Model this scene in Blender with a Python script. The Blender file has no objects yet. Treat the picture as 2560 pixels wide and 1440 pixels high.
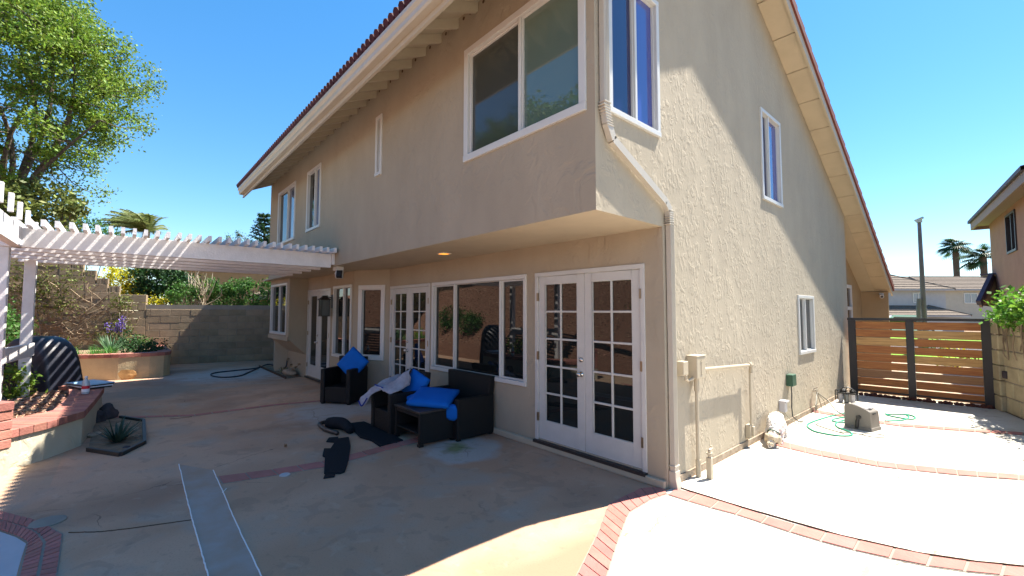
import bpy, bmesh, math, random
import numpy as np
from mathutils import Vector, Matrix, Euler, noise
from mathutils.geometry import tessellate_polygon
random.seed(4); rng = np.random.default_rng(4)
R = math.radians; PI = math.pi
S = bpy.context.scene; COL = S.collection

# ------------------------------------------------------------------ camera
FPX, YAW, PIT, ROL = 1085.3, .8414, .0545, .0012
CAM = Vector((2.1258, -3.845, 1.6483))
fw = Vector((-math.sin(YAW)*math.cos(PIT), math.cos(YAW)*math.cos(PIT), math.sin(PIT)))
rt = Vector((math.cos(YAW), math.sin(YAW), 0)); up = rt.cross(fw)
rt, up = rt*math.cos(ROL)+up*math.sin(ROL), up*math.cos(ROL)-rt*math.sin(ROL)
cd = bpy.data.cameras.new('camera'); co = bpy.data.objects.new('camera', cd); COL.objects.link(co)
cd.sensor_width = 36; cd.lens = FPX/2560*36; cd.clip_start = .05; cd.clip_end = 1500
m = Matrix((rt, up, -fw)).transposed().to_4x4(); m.translation = CAM; co.matrix_world = m
S.camera = co
# ------------------------------------------------------------------ world and sun
SUN = Vector((.31, 1.10, 1.93)).normalized()
w = bpy.data.worlds.new('World'); S.world = w; w.use_nodes = True
nt = w.node_tree; bg = nt.nodes['Background']
sk = nt.nodes.new('ShaderNodeTexSky'); sk.sky_type = 'NISHITA'; sk.sun_disc = False
sk.sun_elevation = math.asin(SUN.z); sk.sun_rotation = math.atan2(SUN.x, SUN.y)
sk.air_density = 1.0; sk.dust_density = .1; sk.ozone_density = 4.0; sk.altitude = 100
hs_ = nt.nodes.new('ShaderNodeHueSaturation'); hs_.inputs['Saturation'].default_value = 1.3; gm_ = nt.nodes.new('ShaderNodeGamma'); gm_.inputs[1].default_value = .84; nt.links.new(sk.outputs[0], hs_.inputs['Color']); nt.links.new(hs_.outputs[0], gm_.inputs[0]); nt.links.new(gm_.outputs[0], bg.inputs[0]); bg.inputs[1].default_value = .098
sd = bpy.data.lights.new('sun', 'SUN'); sd.energy = 5.0; sd.angle = R(.55); sd.color = (1, .93, .82)
so = bpy.data.objects.new('sun', sd); COL.objects.link(so); so.rotation_euler = SUN.to_track_quat('Z', 'Y').to_euler(); so.location = (0, 0, 30)
S.view_settings.view_transform = 'Standard'; S.view_settings.look = 'None'; S.view_settings.gamma = 1
S.view_settings.use_curve_mapping = False; S.view_settings.exposure = 1.78
S.cycles.max_bounces = 7; S.cycles.diffuse_bounces = 4; S.cycles.use_denoising = True

# ------------------------------------------------------------------ helpers
def G(px, py, z=0):                      # a point of the ground plan (height z) seen at that place of the photo
    d = fw+rt*((px-1280)/FPX)+up*((720-py)/FPX); t = (z-CAM.z)/d.z; return CAM+d*t
def gp(*pts, z=0): return [tuple(G(a, b, z))[:2] for a, b in pts]
ORG = {}
class MB:
    def __init__(s): s.v = []; s.f = []
    def add(s, vs, fs):
        n = len(s.v); s.v += [tuple(p) for p in vs]; s.f += [tuple(i+n for i in f) for f in fs]
    def hexa(s, p): s.add(p, [(0, 3, 2, 1), (4, 5, 6, 7), (0, 1, 5, 4), (1, 2, 6, 5), (2, 3, 7, 6), (3, 0, 4, 7)]); return s
    def box(s, a, b):
        x0, y0, z0 = a; x1, y1, z1 = b
        return s.hexa([(x0, y0, z0), (x1, y0, z0), (x1, y1, z0), (x0, y1, z0), (x0, y0, z1), (x1, y0, z1), (x1, y1, z1), (x0, y1, z1)])
    def obox(s, c, d, e=(0, 0, 0)):
        M = Euler(e).to_matrix(); c = Vector(c); x, y, z = (q/2 for q in d)
        return s.hexa([c+M@Vector(p) for p in ((-x, -y, -z), (x, -y, -z), (x, y, -z), (-x, y, -z), (-x, -y, z), (x, -y, z), (x, y, z), (-x, y, z))])
    def beam(s, a, b, wd, ht):           # bar from a to b, wd wide, ht high
        a, b = Vector(a), Vector(b); d = (b-a).normalized(); u = Vector((0, 0, 1)) if abs(d.z) < .95 else Vector((1, 0, 0))
        r = d.cross(u).normalized(); u = r.cross(d).normalized(); r *= wd/2; u *= ht/2
        return s.hexa([a-r-u, a+r-u, b+r-u, b-r-u, a-r+u, a+r+u, b+r+u, b-r+u])
    def prism(s, poly, z0, z1, bot=True):
        n = len(poly); vs = [(x, y, z0) for x, y in poly]+[(x, y, z1) for x, y in poly]
        tri = tessellate_polygon([[Vector((x, y, 0)) for x, y in poly]])
        fs = [tuple(i+n for i in t) for t in tri]+([tuple(reversed(t)) for t in tri] if bot else [])
        s.add(vs, fs+[(i, (i+1) % n, (i+1) % n+n, i+n) for i in range(n)]); return s
    def tube(s, pts, r, n=8, cap=True):
        pts = [Vector(p) for p in pts]; rs = r if isinstance(r, (list, tuple)) else [r]*len(pts)
        vs = []; pu = None
        for i, p in enumerate(pts):
            d = (pts[min(i+1, len(pts)-1)]-pts[max(i-1, 0)]).normalized()
            if pu is None: pu = Vector((0, 0, 1)) if abs(d.z) < .9 else Vector((1, 0, 0))
            a = d.cross(pu).normalized(); b = a.cross(d).normalized(); pu = b
            vs += [p+(a*math.cos(2*PI*k/n)+b*math.sin(2*PI*k/n))*rs[i] for k in range(n)]
        fs = [(i*n+k, i*n+(k+1) % n, (i+1)*n+(k+1) % n, (i+1)*n+k) for i in range(len(pts)-1) for k in range(n)]
        if cap: fs += [tuple(range(n))[::-1], tuple(range((len(pts)-1)*n, len(pts)*n))]
        s.add(vs, fs); return s
    def lathe(s, c, prof, n=16, ax=None):
        c = Vector(c); A = ax.to_matrix() if ax else Matrix.Identity(3)
        vs = [c+A@Vector((r*math.cos(2*PI*k/n), r*math.sin(2*PI*k/n), z)) for r, z in prof for k in range(n)]
        m_ = len(prof); fs = [(i*n+k, i*n+(k+1) % n, (i+1)*n+(k+1) % n, (i+1)*n+k) for i in range(m_-1) for k in range(n)]
        s.add(vs, fs+[tuple(range(n))[::-1], tuple(range((m_-1)*n, m_*n))]); return s
    def blob(s, c, r, sub=2, amp=.25, sc=3., seed=0):
        bm = bmesh.new(); bmesh.ops.create_icosphere(bm, subdivisions=sub, radius=1)
        c = Vector(c); r = Vector(r if hasattr(r, '__len__') else (r, r, r))
        vs = []
        for v in bm.verts:
            k = 1+amp*noise.noise(v.co*sc*.5+Vector((seed*7.1, seed*3.3, seed)))
            vs.append(c+Vector((v.co.x*r.x, v.co.y*r.y, v.co.z*r.z))*k)
        s.add(vs, [tuple(v.index for v in f.verts) for f in bm.faces]); bm.free(); return s
    def build(s, name, mt, parent=None, org=None, smooth=False, bevel=0, recalc=True):
        o = Vector(ORG.get(parent.name, (0, 0, 0))) if parent else Vector(org or (0, 0, 0))
        me = bpy.data.meshes.new(name); me.from_pydata([tuple(Vector(p)-o) for p in s.v], [], s.f)
        ob = bpy.data.objects.new(name, me); COL.objects.link(ob)
        if parent: ob.parent = parent
        else: ob.location = o
        ORG[ob.name] = tuple(o)
        if recalc or bevel:
            bm = bmesh.new(); bm.from_mesh(me)
            if bevel:
                bmesh.ops.remove_doubles(bm, verts=bm.verts, dist=1e-5)
                es = [e for e in bm.edges if len(e.link_faces) == 2 and e.calc_face_angle(0) > .6]
                bmesh.ops.bevel(bm, geom=es, offset=bevel, segments=1, affect='EDGES', clamp_overlap=True)
            bmesh.ops.recalc_face_normals(bm, faces=bm.faces); bm.to_mesh(me); bm.free()
        if smooth: me.shade_smooth()
        me.materials.append(mt); return ob
def tag(o, label=None, cat=None, group=None, kind=None):
    for k, v in (('label', label), ('category', cat), ('group', group), ('kind', kind)):
        if v: o[k] = v
    return o
def thing(name, label, cat, loc=(0, 0, 0), group=None, rz=0):
    o = bpy.data.objects.new(name, None); COL.objects.link(o); o.location = loc; o.empty_display_size = .1
    ORG[o.name] = tuple(loc); o.rotation_euler.z = rz
    return tag(o, label, cat, group)
def struct(mb, name, mt, **k): return tag(mb.build(name, mt, **k), kind='structure')
def copy_tree(o, parent=None):
    c = o.copy(); COL.objects.link(c); ORG[c.name] = (0, 0, 0)
    if parent: c.parent = parent
    for ch in [x for x in bpy.data.objects if x.parent == o]: copy_tree(ch, c)
    return c

# ------------------------------------------------------------------ materials
def mat(name, col, rough=.7, spec=.5, metal=0, var=0, vscale=3, bump=0, bscale=30, col2=None, detail=6, emit=None, estr=0, island=0, stretch=None, ior=None, trans=None, subs=0):
    mt = bpy.data.materials.new(name); mt.use_nodes = True; N = mt.node_tree.nodes; L = mt.node_tree.links
    p = N['Principled BSDF']; p.inputs['Base Color'].default_value = (*col, 1); p.inputs['Roughness'].default_value = rough
    p.inputs['Specular IOR Level'].default_value = spec; p.inputs['Metallic'].default_value = metal
    if ior: p.inputs['IOR'].default_value = ior
    tc = N.new('ShaderNodeTexCoord'); src = tc.outputs['Object']
    if stretch:
        mp = N.new('ShaderNodeMapping'); mp.inputs['Scale'].default_value = stretch; L.new(src, mp.inputs[0]); src = mp.outputs[0]
    cur = None
    if var or col2:
        n = N.new('ShaderNodeTexNoise'); n.inputs['Scale'].default_value = vscale; n.inputs['Detail'].default_value = detail; n.inputs['Roughness'].default_value = .6
        L.new(src, n.inputs[0]); cr = N.new('ShaderNodeValToRGB'); L.new(n.outputs[0], cr.inputs[0])
        c2 = col2 or tuple(c*(1-var) for c in col); c1 = col if col2 else tuple(min(1, c*(1+var)) for c in col)
        cr.color_ramp.elements[0].position = .35; cr.color_ramp.elements[1].position = .65
        cr.color_ramp.elements[0].color = (*c2, 1); cr.color_ramp.elements[1].color = (*c1, 1); cur = cr.outputs[0]
    if island:
        g = N.new('ShaderNodeNewGeometry'); hs = N.new('ShaderNodeHueSaturation')
        mr = N.new('ShaderNodeMapRange'); mr.inputs[3].default_value = 1-island; mr.inputs[4].default_value = 1+island
        L.new(g.outputs['Random Per Island'], mr.inputs[0]); L.new(mr.outputs[0], hs.inputs['Value'])
        if cur: L.new(cur, hs.inputs['Color'])
        else: hs.inputs['Color'].default_value = (*col, 1)
        mr2 = N.new('ShaderNodeMapRange'); mr2.inputs[3].default_value = .5-island*.05; mr2.inputs[4].default_value = .5+island*.05
        wn = N.new('ShaderNodeTexWhiteNoise'); wn.noise_dimensions = '1D'; L.new(g.outputs['Random Per Island'], wn.inputs['W']); L.new(wn.outputs[0], mr2.inputs[0]); L.new(mr2.outputs[0], hs.inputs['Hue'])
        cur = hs.outputs[0]
    if cur: L.new(cur, p.inputs['Base Color'])
    if bump:
        n = N.new('ShaderNodeTexNoise'); n.inputs['Scale'].default_value = bscale; n.inputs['Detail'].default_value = 5; L.new(src, n.inputs[0])
        b = N.new('ShaderNodeBump'); b.inputs['Strength'].default_value = min(1, bump); b.inputs['Distance'].default_value = .02*max(1, bump); L.new(n.outputs[0], b.inputs['Height']); L.new(b.outputs[0], p.inputs['Normal'])
    if emit: p.inputs['Emission Color'].default_value = (*emit, 1); p.inputs['Emission Strength'].default_value = estr
    if trans:
        t = N.new('ShaderNodeBsdfTranslucent'); mx = N.new('ShaderNodeMixShader'); mx.inputs[0].default_value = trans
        if cur: L.new(cur, t.inputs[0])
        else: t.inputs[0].default_value = (*col, 1)
        L.new(p.outputs[0], mx.inputs[1]); L.new(t.outputs[0], mx.inputs[2]); L.new(mx.outputs[0], N['Material Output'].inputs[0])
    return mt
def stucco(name, col, rough_lace, strength):
    mt = mat(name, col, .9, .2, var=.055, vscale=2.0, stretch=(1, 1, .45), detail=8); N = mt.node_tree.nodes; L = mt.node_tree.links; p = N['Principled BSDF']
    tc = N.new('ShaderNodeTexCoord'); mp = N.new('ShaderNodeMapping'); mp.inputs['Scale'].default_value = (1, 1, .7); L.new(tc.outputs['Object'], mp.inputs[0])
    a = N.new('ShaderNodeTexNoise'); a.inputs['Scale'].default_value = rough_lace; a.inputs['Detail'].default_value = 4; a.inputs['Distortion'].default_value = 1.2; L.new(mp.outputs[0], a.inputs[0])
    r = N.new('ShaderNodeValToRGB'); r.color_ramp.elements[0].position = .44; r.color_ramp.elements[1].position = .56; L.new(a.outputs[0], r.inputs[0])
    b = N.new('ShaderNodeTexNoise'); b.inputs['Scale'].default_value = 45; b.inputs['Detail'].default_value = 4; L.new(tc.outputs['Object'], b.inputs[0])
    a2 = N.new('ShaderNodeTexNoise'); a2.inputs['Scale'].default_value = rough_lace*.45; a2.inputs['Detail'].default_value = 3; L.new(mp.outputs[0], a2.inputs[0])
    r2 = N.new('ShaderNodeValToRGB'); r2.color_ramp.elements[0].position = .40; r2.color_ramp.elements[1].position = .55; L.new(a2.outputs[0], r2.inputs[0])
    mu = N.new('ShaderNodeMath'); mu.operation = 'MULTIPLY'; L.new(r.outputs[0], mu.inputs[0]); L.new(r2.outputs[0], mu.inputs[1]); r = mu
    ad = N.new('ShaderNodeMath'); ad.operation = 'MULTIPLY_ADD'; ad.inputs[1].default_value = .35; L.new(b.outputs[0], ad.inputs[0]); L.new(r.outputs[0], ad.inputs[2])
    bp = N.new('ShaderNodeBump'); bp.inputs['Strength'].default_value = strength; bp.inputs['Distance'].default_value = .012; L.new(ad.outputs[0], bp.inputs['Height']); L.new(bp.outputs[0], p.inputs['Normal'])
    return mt
def concrete():
    mt = mat('stained_concrete', (.50, .36, .25), .85, .3, var=0); N = mt.node_tree.nodes; L = mt.node_tree.links; p = N['Principled BSDF']
    tc = N.new('ShaderNodeTexCoord')
    def nz(sc, lo, hi, d=5, dist=0):
        n = N.new('ShaderNodeTexNoise'); n.inputs['Scale'].default_value = sc; n.inputs['Detail'].default_value = d; n.inputs['Distortion'].default_value = dist; L.new(tc.outputs['Object'], n.inputs[0])
        m = N.new('ShaderNodeMapRange'); m.inputs[1].default_value = lo; m.inputs[2].default_value = hi; L.new(n.outputs[0], m.inputs[0]); return m.outputs[0]
    def mix(f, a, b):
        m = N.new('ShaderNodeMix'); m.data_type = 'RGBA'
        if hasattr(f, 'links'): L.new(f, m.inputs[0])
        else: m.inputs[0].default_value = f
        for i, c in ((6, a), (7, b)):
            if isinstance(c, tuple): m.inputs[i].default_value = (*c, 1)
            else: L.new(c, m.inputs[i])
        return m.outputs[2]
    c = mix(nz(.7, .4, .65, 3, .6), (.41, .242, .15), (.49, .305, .20))
    c = mix(nz(1.9, .5, .72, 6, .5), c, (.36, .275, .21))
    c = mix(nz(.45, .52, .62, 3, .3), c, (.31, .18, .115))
    def spot(x, y, r, col, c, soft=.5, amp=.5):
        v = N.new('ShaderNodeVectorMath'); v.operation = 'DISTANCE'; v.inputs[1].default_value = (x, y, 0); L.new(tc.outputs['Object'], v.inputs[0])
        n = nz(2.5, .3, .7, 4); a = N.new('ShaderNodeMath'); a.operation = 'MULTIPLY_ADD'; a.inputs[1].default_value = amp; L.new(n, a.inputs[0]); L.new(v.outputs['Value'], a.inputs[2])
        m = N.new('ShaderNodeMapRange'); m.inputs[1].default_value = r+amp*.5+soft*.5; m.inputs[2].default_value = r+amp*.5-soft*.5; L.new(a.outputs[0], m.inputs[0])
        return mix(m.outputs[0], c, col)
    c = spot(-5.3, -1.2, .7, (.38, .33, .29), c); c = spot(-11.3, -1.6, 1.3, (.42, .36, .32), c, 1.0); c = spot(-9.5, -3.3, .8, (.30, .22, .16), c)
    c = spot(-2.2, -.75, .45, (.38, .345, .31), c, .12, .15); c = spot(-2.35, -.85, .12, (.20, .22, .10), c, .25)
    sx = N.new('ShaderNodeSeparateXYZ'); L.new(tc.outputs['Object'], sx.inputs[0])
    def ms(op, a, b):
        q = N.new('ShaderNodeMath'); q.operation = op
        for i, v in enumerate((a, b)):
            if isinstance(v, (int, float)): q.inputs[i].default_value = v
            else: L.new(v, q.inputs[i])
        return q.outputs[0]
    line = ms('ADD', ms('MULTIPLY', ms('MINIMUM', ms('ADD', sx.outputs['Y'], .7), 0), .42), sx.outputs['X'])     # paler concrete right of the corner
    pale = mix(nz(.8, .42, .66, 5, .4), (.56, .54, .49), (.44, .40, .31)); c = mix(ms('GREATER_THAN', line, .02), c, pale)
    c = mix(ms('MULTIPLY', nz(.6, .42, .6, 3), ms('LESS_THAN', sx.outputs['Y'], -4.3)), c, (.40, .28, .19))
    c = mix(ms('MULTIPLY', nz(9, .62, .78, 4), .5), c, (.16, .12, .09))
    c = mix(ms('MULTIPLY', nz(3.1, .585, .61, 7, 1.0), .30), c, (.25, .165, .115))
    c = mix(ms('MULTIPLY', nz(5.5, .62, .66, 8, .6), .18), c, (.52, .40, .30))
    c = mix(ms('MULTIPLY', nz(70, .55, .75, 2), .35), c, (.20, .13, .09))
    vc = N.new('ShaderNodeTexVoronoi'); vc.feature = 'DISTANCE_TO_EDGE'; vc.inputs['Scale'].default_value = .42; wn_ = N.new('ShaderNodeTexNoise'); wn_.inputs['Scale'].default_value = 2.2; wn_.inputs['Detail'].default_value = 6; L.new(tc.outputs['Object'], wn_.inputs[0])
    va = N.new('ShaderNodeVectorMath'); va.operation = 'MULTIPLY_ADD'; va.inputs[1].default_value = (.45, .45, 0); L.new(wn_.outputs['Color'], va.inputs[0]); L.new(tc.outputs['Object'], va.inputs[2]); L.new(va.outputs[0], vc.inputs['Vector'])
    cr_ = ms('MULTIPLY', ms('LESS_THAN', vc.outputs['Distance'], .0022), nz(.9, .50, .56, 2)); c = mix(ms('MULTIPLY', cr_, .6), c, (.10, .07, .05))
    v = N.new('ShaderNodeTexNoise'); v.inputs['Scale'].default_value = 120; L.new(tc.outputs['Object'], v.inputs[0])
    L.new(c, p.inputs['Base Color']); b = N.new('ShaderNodeBump'); b.inputs['Strength'].default_value = .25; b.inputs['Distance'].default_value = .004; L.new(v.outputs[0], b.inputs['Height']); L.new(b.outputs[0], p.inputs['Normal'])
    return mt
M = {}
M['stucco'] = stucco('stucco_beige_smooth', (.34, .29, .218), 5, .35)
M['lace'] = stucco('stucco_beige_lace', (.39, .338, .258), 12, .32)
M['soffit'] = mat('painted_soffit', (.46, .385, .275), .7, .3, var=.05)
M['trim'] = mat('beige_trim_paint', (.42, .36, .265), .5, .4, var=.04)
M['gutter'] = mat('gutter_enamel', (.44, .40, .33), .35, .5, var=.03)
M['white'] = mat('white_vinyl', (.54, .54, .52), .4, .5, var=.02)
M['door_white'] = mat('white_door_paint', (.48, .48, .46), .35, .5, var=.04, vscale=6)
M['perg'] = mat('white_wood_paint', (.68, .67, .67), .55, .4, var=.05, vscale=8, bump=.15, bscale=40)
M['glass'] = mat('dark_window_glass', (.008, .010, .010), .015, .5, ior=1.58)
M['glass_green'] = mat('blind_and_painted_sky_glass', (.09, .13, .11), .02, .5, ior=1.9)  # base colour holds both the blinds behind and the reflected sky
M['glass_blue'] = mat('painted_sky_blue_glass', (.04, .06, .26), .02, .5, ior=1.9)  # blue of the reflected sky put into the base colour
M['glass_dim'] = mat('screened_grey_glass', (.045, .05, .045), .06, .5, ior=1.6)
M['glass_sky'] = mat('pale_blue_glass', (.09, .12, .2), .02, .5, ior=1.9)  # even pale blue base colour
M['glass_navy'] = mat('painted_sky_navy_glass', (.012, .016, .07), .02, .5, ior=1.7)  # dimmer sky reflection painted as a dark blue base
M['screen'] = mat('window_insect_screen', (.02, .022, .025), .35, .5, ior=1.5)
M['tile'] = mat('red_clay_roof_tile', (.045, .009, .017), .75, .3, island=.0, var=.3, vscale=9, bump=.3, bscale=25)
M['tile_edge'] = mat('red_rake_tile', (.14, .036, .026), .75, .3, var=.2, vscale=6)
M['brick'] = mat('red_brick_paver', (.37, .145, .12), .8, .3, var=.10, vscale=6, island=.10, bump=.3, bscale=60)
M['brick_cap'] = mat('red_brick_cap', (.34, .14, .11), .8, .3, var=.12, vscale=8, island=.18, bump=.3, bscale=50)
M['mortar'] = mat('grey_mortar', (.26, .23, .19), .95, .1, var=.1)
M['conc'] = concrete()
M['conc_blue'] = mat('bluegrey_patch_concrete', (.36, .31, .275), .85, .3, col2=(.35, .24, .17), vscale=2.6)
M['chalk'] = mat('white_chalk_line', (.75, .74, .72), .9, .1)
M['joint'] = mat('dark_joint_filler', (.10, .06, .04), .9, .1)
M['block'] = mat('tan_concrete_block', (.27, .21, .14), .95, .1, var=.12, vscale=4, island=.12, bump=.6, bscale=60)
M['blockr'] = mat('mossy_concrete_block', (.40, .34, .22), .95, .1, var=.15, vscale=3, island=.12, bump=.6, bscale=50)
M['mulch'] = mat('redwood_mulch', (.27, .145, .10), .95, .1, col2=(.15, .08, .055), vscale=25, detail=8, bump=2.5, bscale=35)
M['chip'] = mat('wood_chip', (.40, .26, .18), .9, .1, island=.5)
M['soil'] = mat('dry_soil', (.22, .16, .11), .95, .1, var=.25, vscale=6, bump=1, bscale=20)
M['wicker'] = mat('black_wicker', (.0025, .0024, .0024), .55, .4, bump=.6, bscale=180)
M['wicker_top'] = mat('dark_wood_slat', (.03, .025, .024), .4, .5, var=.3, vscale=8)
M['blue'] = mat('bright_blue_cushion', (.002, .11, .44), .75, .2, var=.06, vscale=5)
M['grey_cloth'] = mat('grey_bag_fabric', (.32, .31, .35), .8, .2, var=.15, vscale=12)
M['navy'] = mat('navy_binding', (.01, .03, .22), .7, .3)
M['mat_black'] = mat('black_foam_mat', (.006, .009, .013), .8, .2, var=.3, vscale=40)
M['cover'] = mat('black_vinyl_cover', (.014, .017, .03), .45, .5, bump=.5, bscale=6)
M['metal_dark'] = mat('dark_bronze_metal', (.022, .018, .018), .5, .5)
M['black'] = mat('black_metal', (.012, .012, .013), .45, .5)
M['chrome'] = mat('brushed_nickel', (.55, .53, .50), .25, .5, metal=1)
M['brass'] = mat('dull_brass_hinge', (.30, .25, .17), .4, .5, metal=1)
M['wood_a'] = mat('redwood_board', (.46, .185, .05), .6, .4, col2=(.31, .10, .03), vscale=3, stretch=(1, 4, 14), bump=.2)
M['wood_b'] = mat('golden_pine_board', (.64, .38, .14), .6, .4, col2=(.42, .22, .08), vscale=3, stretch=(1, 4, 14), bump=.2)
M['wood_c'] = mat('brown_cedar_board', (.25, .12, .06), .6, .4, col2=(.34, .17, .07), vscale=3, stretch=(1, 4, 14), bump=.2)
M['taupe'] = mat('taupe_plastic', (.17, .155, .135), .5, .4, var=.04)
M['pale'] = mat('pale_grey_plastic', (.42, .41, .42), .5, .4)
M['green_hose'] = mat('green_garden_hose', (.02, .30, .18), .45, .5)
M['grey_hose'] = mat('grey_rubber_hose', (.22, .21, .17), .6, .4)
M['dark_hose'] = mat('black_rubber_hose', (.012, .018, .03), .5, .5)
M['green_box'] = mat('green_plastic', (.03, .085, .05), .5, .4)
M['fur'] = mat('white_fur', (.85, .80, .74), .95, .1, var=.06, vscale=20, bump=1.2, bscale=70)
M['fur_tan'] = mat('cream_fur', (.66, .55, .40), .95, .1, var=.1, vscale=20, bump=1.2, bscale=70)
M['bark'] = mat('grey_brown_bark', (.10, .08, .06), .9, .2, var=.4, vscale=12, bump=1.2, bscale=20)
M['twig'] = mat('dry_vine_stem', (.25, .19, .13), .9, .2, var=.2)
def leafm(n, c, isl=.4, tr=.35): return mat(n, c, .55, .3, island=isl, trans=tr)
M['leaf_light'] = leafm('light_green_leaves', (.16, .25, .03), .45)
M['leaf_mid'] = leafm('mid_green_leaves', (.055, .14, .025), .45)
M['leaf_dark'] = leafm('dark_green_leaves', (.022, .065, .018), .45, .25)
M['leaf_yel'] = leafm('yellow_leaves', (.48, .45, .02), .35)
M['leaf_olive'] = leafm('olive_leaves', (.16, .19, .045), .45)
M['leaf_grass'] = leafm('grass_blades', (.07, .20, .03), .4)
M['leaf_silver'] = leafm('silver_green_blades', (.10, .19, .10), .35)
M['leaf_palm'] = leafm('palm_fronds', (.14, .17, .05), .5)
M['purple'] = leafm('purple_petals', (.17, .12, .42), .25)
M['palewall'] = mat('pale_stucco', (.38, .37, .37), .9, .2, var=.04)
M['creamwall'] = mat('cream_stucco', (.42, .38, .31), .9, .2, var=.04)
M['rosewall'] = mat('rosy_brown_stucco', (.30, .17, .12), .9, .2, var=.06, bump=.3, bscale=40)
M['tanwall'] = mat('tan_stucco', (.33, .23, .125), .9, .2, var=.06)
M['grey_roof'] = mat('grey_concrete_tile', (.13, .105, .085), .9, .2, var=.2, vscale=8)
M['purple_roof'] = mat('slate_tile_edge', (.08, .07, .10), .7, .3, var=.2)
M['pole'] = mat('galvanised_pole', (.12, .095, .12), .6, .4, var=.15, vscale=3)
M['stone'] = mat('tan_stone', (.30, .24, .18), .9, .2, var=.25, vscale=8, bump=.6, bscale=20)
M['stone_dark'] = mat('dark_lava_rock', (.06, .05, .055), .9, .2, var=.3, vscale=8, bump=.8, bscale=20)
M['lawn'] = mat('lawn_grass', (.13, .28, .03), .9, .1, var=.25, vscale=20, bump=.6, bscale=60)
M['asphalt'] = mat('asphalt', (.07, .07, .07), .9, .2, var=.2, vscale=8)
M['walk'] = mat('pale_pavement', (.34, .27, .19), .9, .2, var=.1)
M['car'] = mat('white_car_paint', (.75, .75, .75), .2, .5)
M['shade'] = mat('dim_house_interior', (.03, .028, .025), .9, .1)
M['amber'] = mat('amber_lamp_diffuser', (.8, .45, .12), .5, .3, emit=(1, .33, .04), estr=.55)
M['lantern_glass'] = mat('lantern_glass', (.10, .11, .11), .1, .5)
M['clear'] = mat('clear_plastic_bottle', (.45, .5, .55), .1, .6)
M['red'] = mat('red_label', (.6, .03, .05), .5, .4)
M['print_white'] = mat('white_print', (.75, .78, .85), .5, .4)
M['print_blue'] = mat('cyan_print', (.30, .50, .70), .4, .4)

M['red_rock'] = mat('dark_red_rock', (.10, .04, .03), .9, .2, var=.3, vscale=8, bump=.8, bscale=20)
M['tan_planter'] = mat('tan_planter_stucco', (.46, .37, .23), .9, .2, var=.08, vscale=3, bump=.4, bscale=40)
M['leaf_agave'] = leafm('agave_leaves', (.035, .07, .05), .3, .1)
M['leaf_creeper'] = leafm('creeper_leaves', (.12, .26, .03), .45)
M['leaf_dry'] = leafm('dry_leaf', (.22, .14, .08), .2, .2)
M['twig_pale'] = mat('pale_twigs', (.38, .32, .24), .9, .2)
M['rose_trim'] = mat('rosy_trim_paint', (.24, .17, .14), .7, .3)
M['tan_trim'] = mat('tan_trim_paint', (.50, .38, .22), .7, .3)
# ------------------------------------------------------------------ foliage helpers
def leaves(mb, pts, size, tilt=1.0, asp=.55, jit=0):
    """one folded-diamond leaf at each point"""
    pts = np.asarray(pts, float); n = len(pts)
    if n == 0: return
    if jit: pts = pts+rng.normal(0, jit, (n, 3))
    a = rng.normal(0, 1, (n, 3)); a[:, 2] *= tilt; a /= np.linalg.norm(a, axis=1)[:, None]
    b = rng.normal(0, 1, (n, 3)); b -= (a*b).sum(1)[:, None]*a; b /= np.linalg.norm(b, axis=1)[:, None]
    s = size*rng.uniform(.6, 1.3, n)[:, None]
    v = np.stack([pts-a*s*.5, pts+b*s*asp*.5, pts+a*s*.5, pts-b*s*asp*.5], 1).reshape(-1, 3)
    k = len(mb.v); mb.v += [tuple(x) for x in v.tolist()]; mb.f += [(k+4*i, k+4*i+1, k+4*i+2, k+4*i+3) for i in range(n)]
def clumps(c, r, nclump, per, cr, flat=1., shell=.55):
    """leaf points gathered in clumps spread through an ellipsoid's volume"""
    c = np.array(c); r = np.array(r); out = []
    for _ in range(nclump):
        d = rng.normal(0, 1, 3); d /= np.linalg.norm(d); q = c+d*r*rng.uniform(shell, 1.)**.8
        out.append(q+rng.normal(0, cr*rng.uniform(.6, 1.2), (per, 3))*np.array([1, 1, flat]))
    return np.concatenate(out)
def bush(name, label, cat, c, r, mt, n=26, per=55, cr=.12, size=.07, group=None, base=0, stem=True):
    t = thing(name, label, cat, (c[0], c[1], base), group)
    mb = MB(); leaves(mb, clumps(c, r, n, per, cr), size); mb.build('foliage', mt, t, recalc=False)
    if stem:
        sb = MB()
        for k in range(6):
            a = rng.uniform(0, 2*PI); sb.tube([(c[0]+.05*math.cos(a), c[1]+.05*math.sin(a), base), (c[0]+r[0]*.4*math.cos(a), c[1]+r[1]*.4*math.sin(a), (base+c[2])/2), (c[0]+r[0]*.7*math.cos(a), c[1]+r[1]*.7*math.sin(a), c[2]+r[2]*.4)], [.02, .014, .006], 5)
        sb.build('stem', M['bark'], t)
    return t
def blades(mb, c, n, L, wd, spread=1., droop=.5, z=0, wob=.1):
    for k in range(n):
        a = rng.uniform(0, 2*PI); e = rng.uniform(.25, 1.35)*spread; l = L*rng.uniform(.7, 1.1)
        d = Vector((math.cos(a), math.sin(a), 0)); p = Vector(c)+d*rng.uniform(0, wob); sd_ = Vector((-d.y, d.x, 0))
        pts = []
        for i in range(4):
            t = i/3; pts.append(p+d*(l*t*math.sin(e))+Vector((0, 0, l*t*math.cos(e)-droop*l*t*t*math.sin(e))))
        ws = [wd, wd*.95, wd*.6, wd*.06]; vs = []
        for q, w_ in zip(pts, ws): vs += [q-sd_*w_/2, q+sd_*w_/2]
        mb.add(vs, [(0, 1, 3, 2), (2, 3, 5, 4), (4, 5, 7, 6)])
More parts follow.
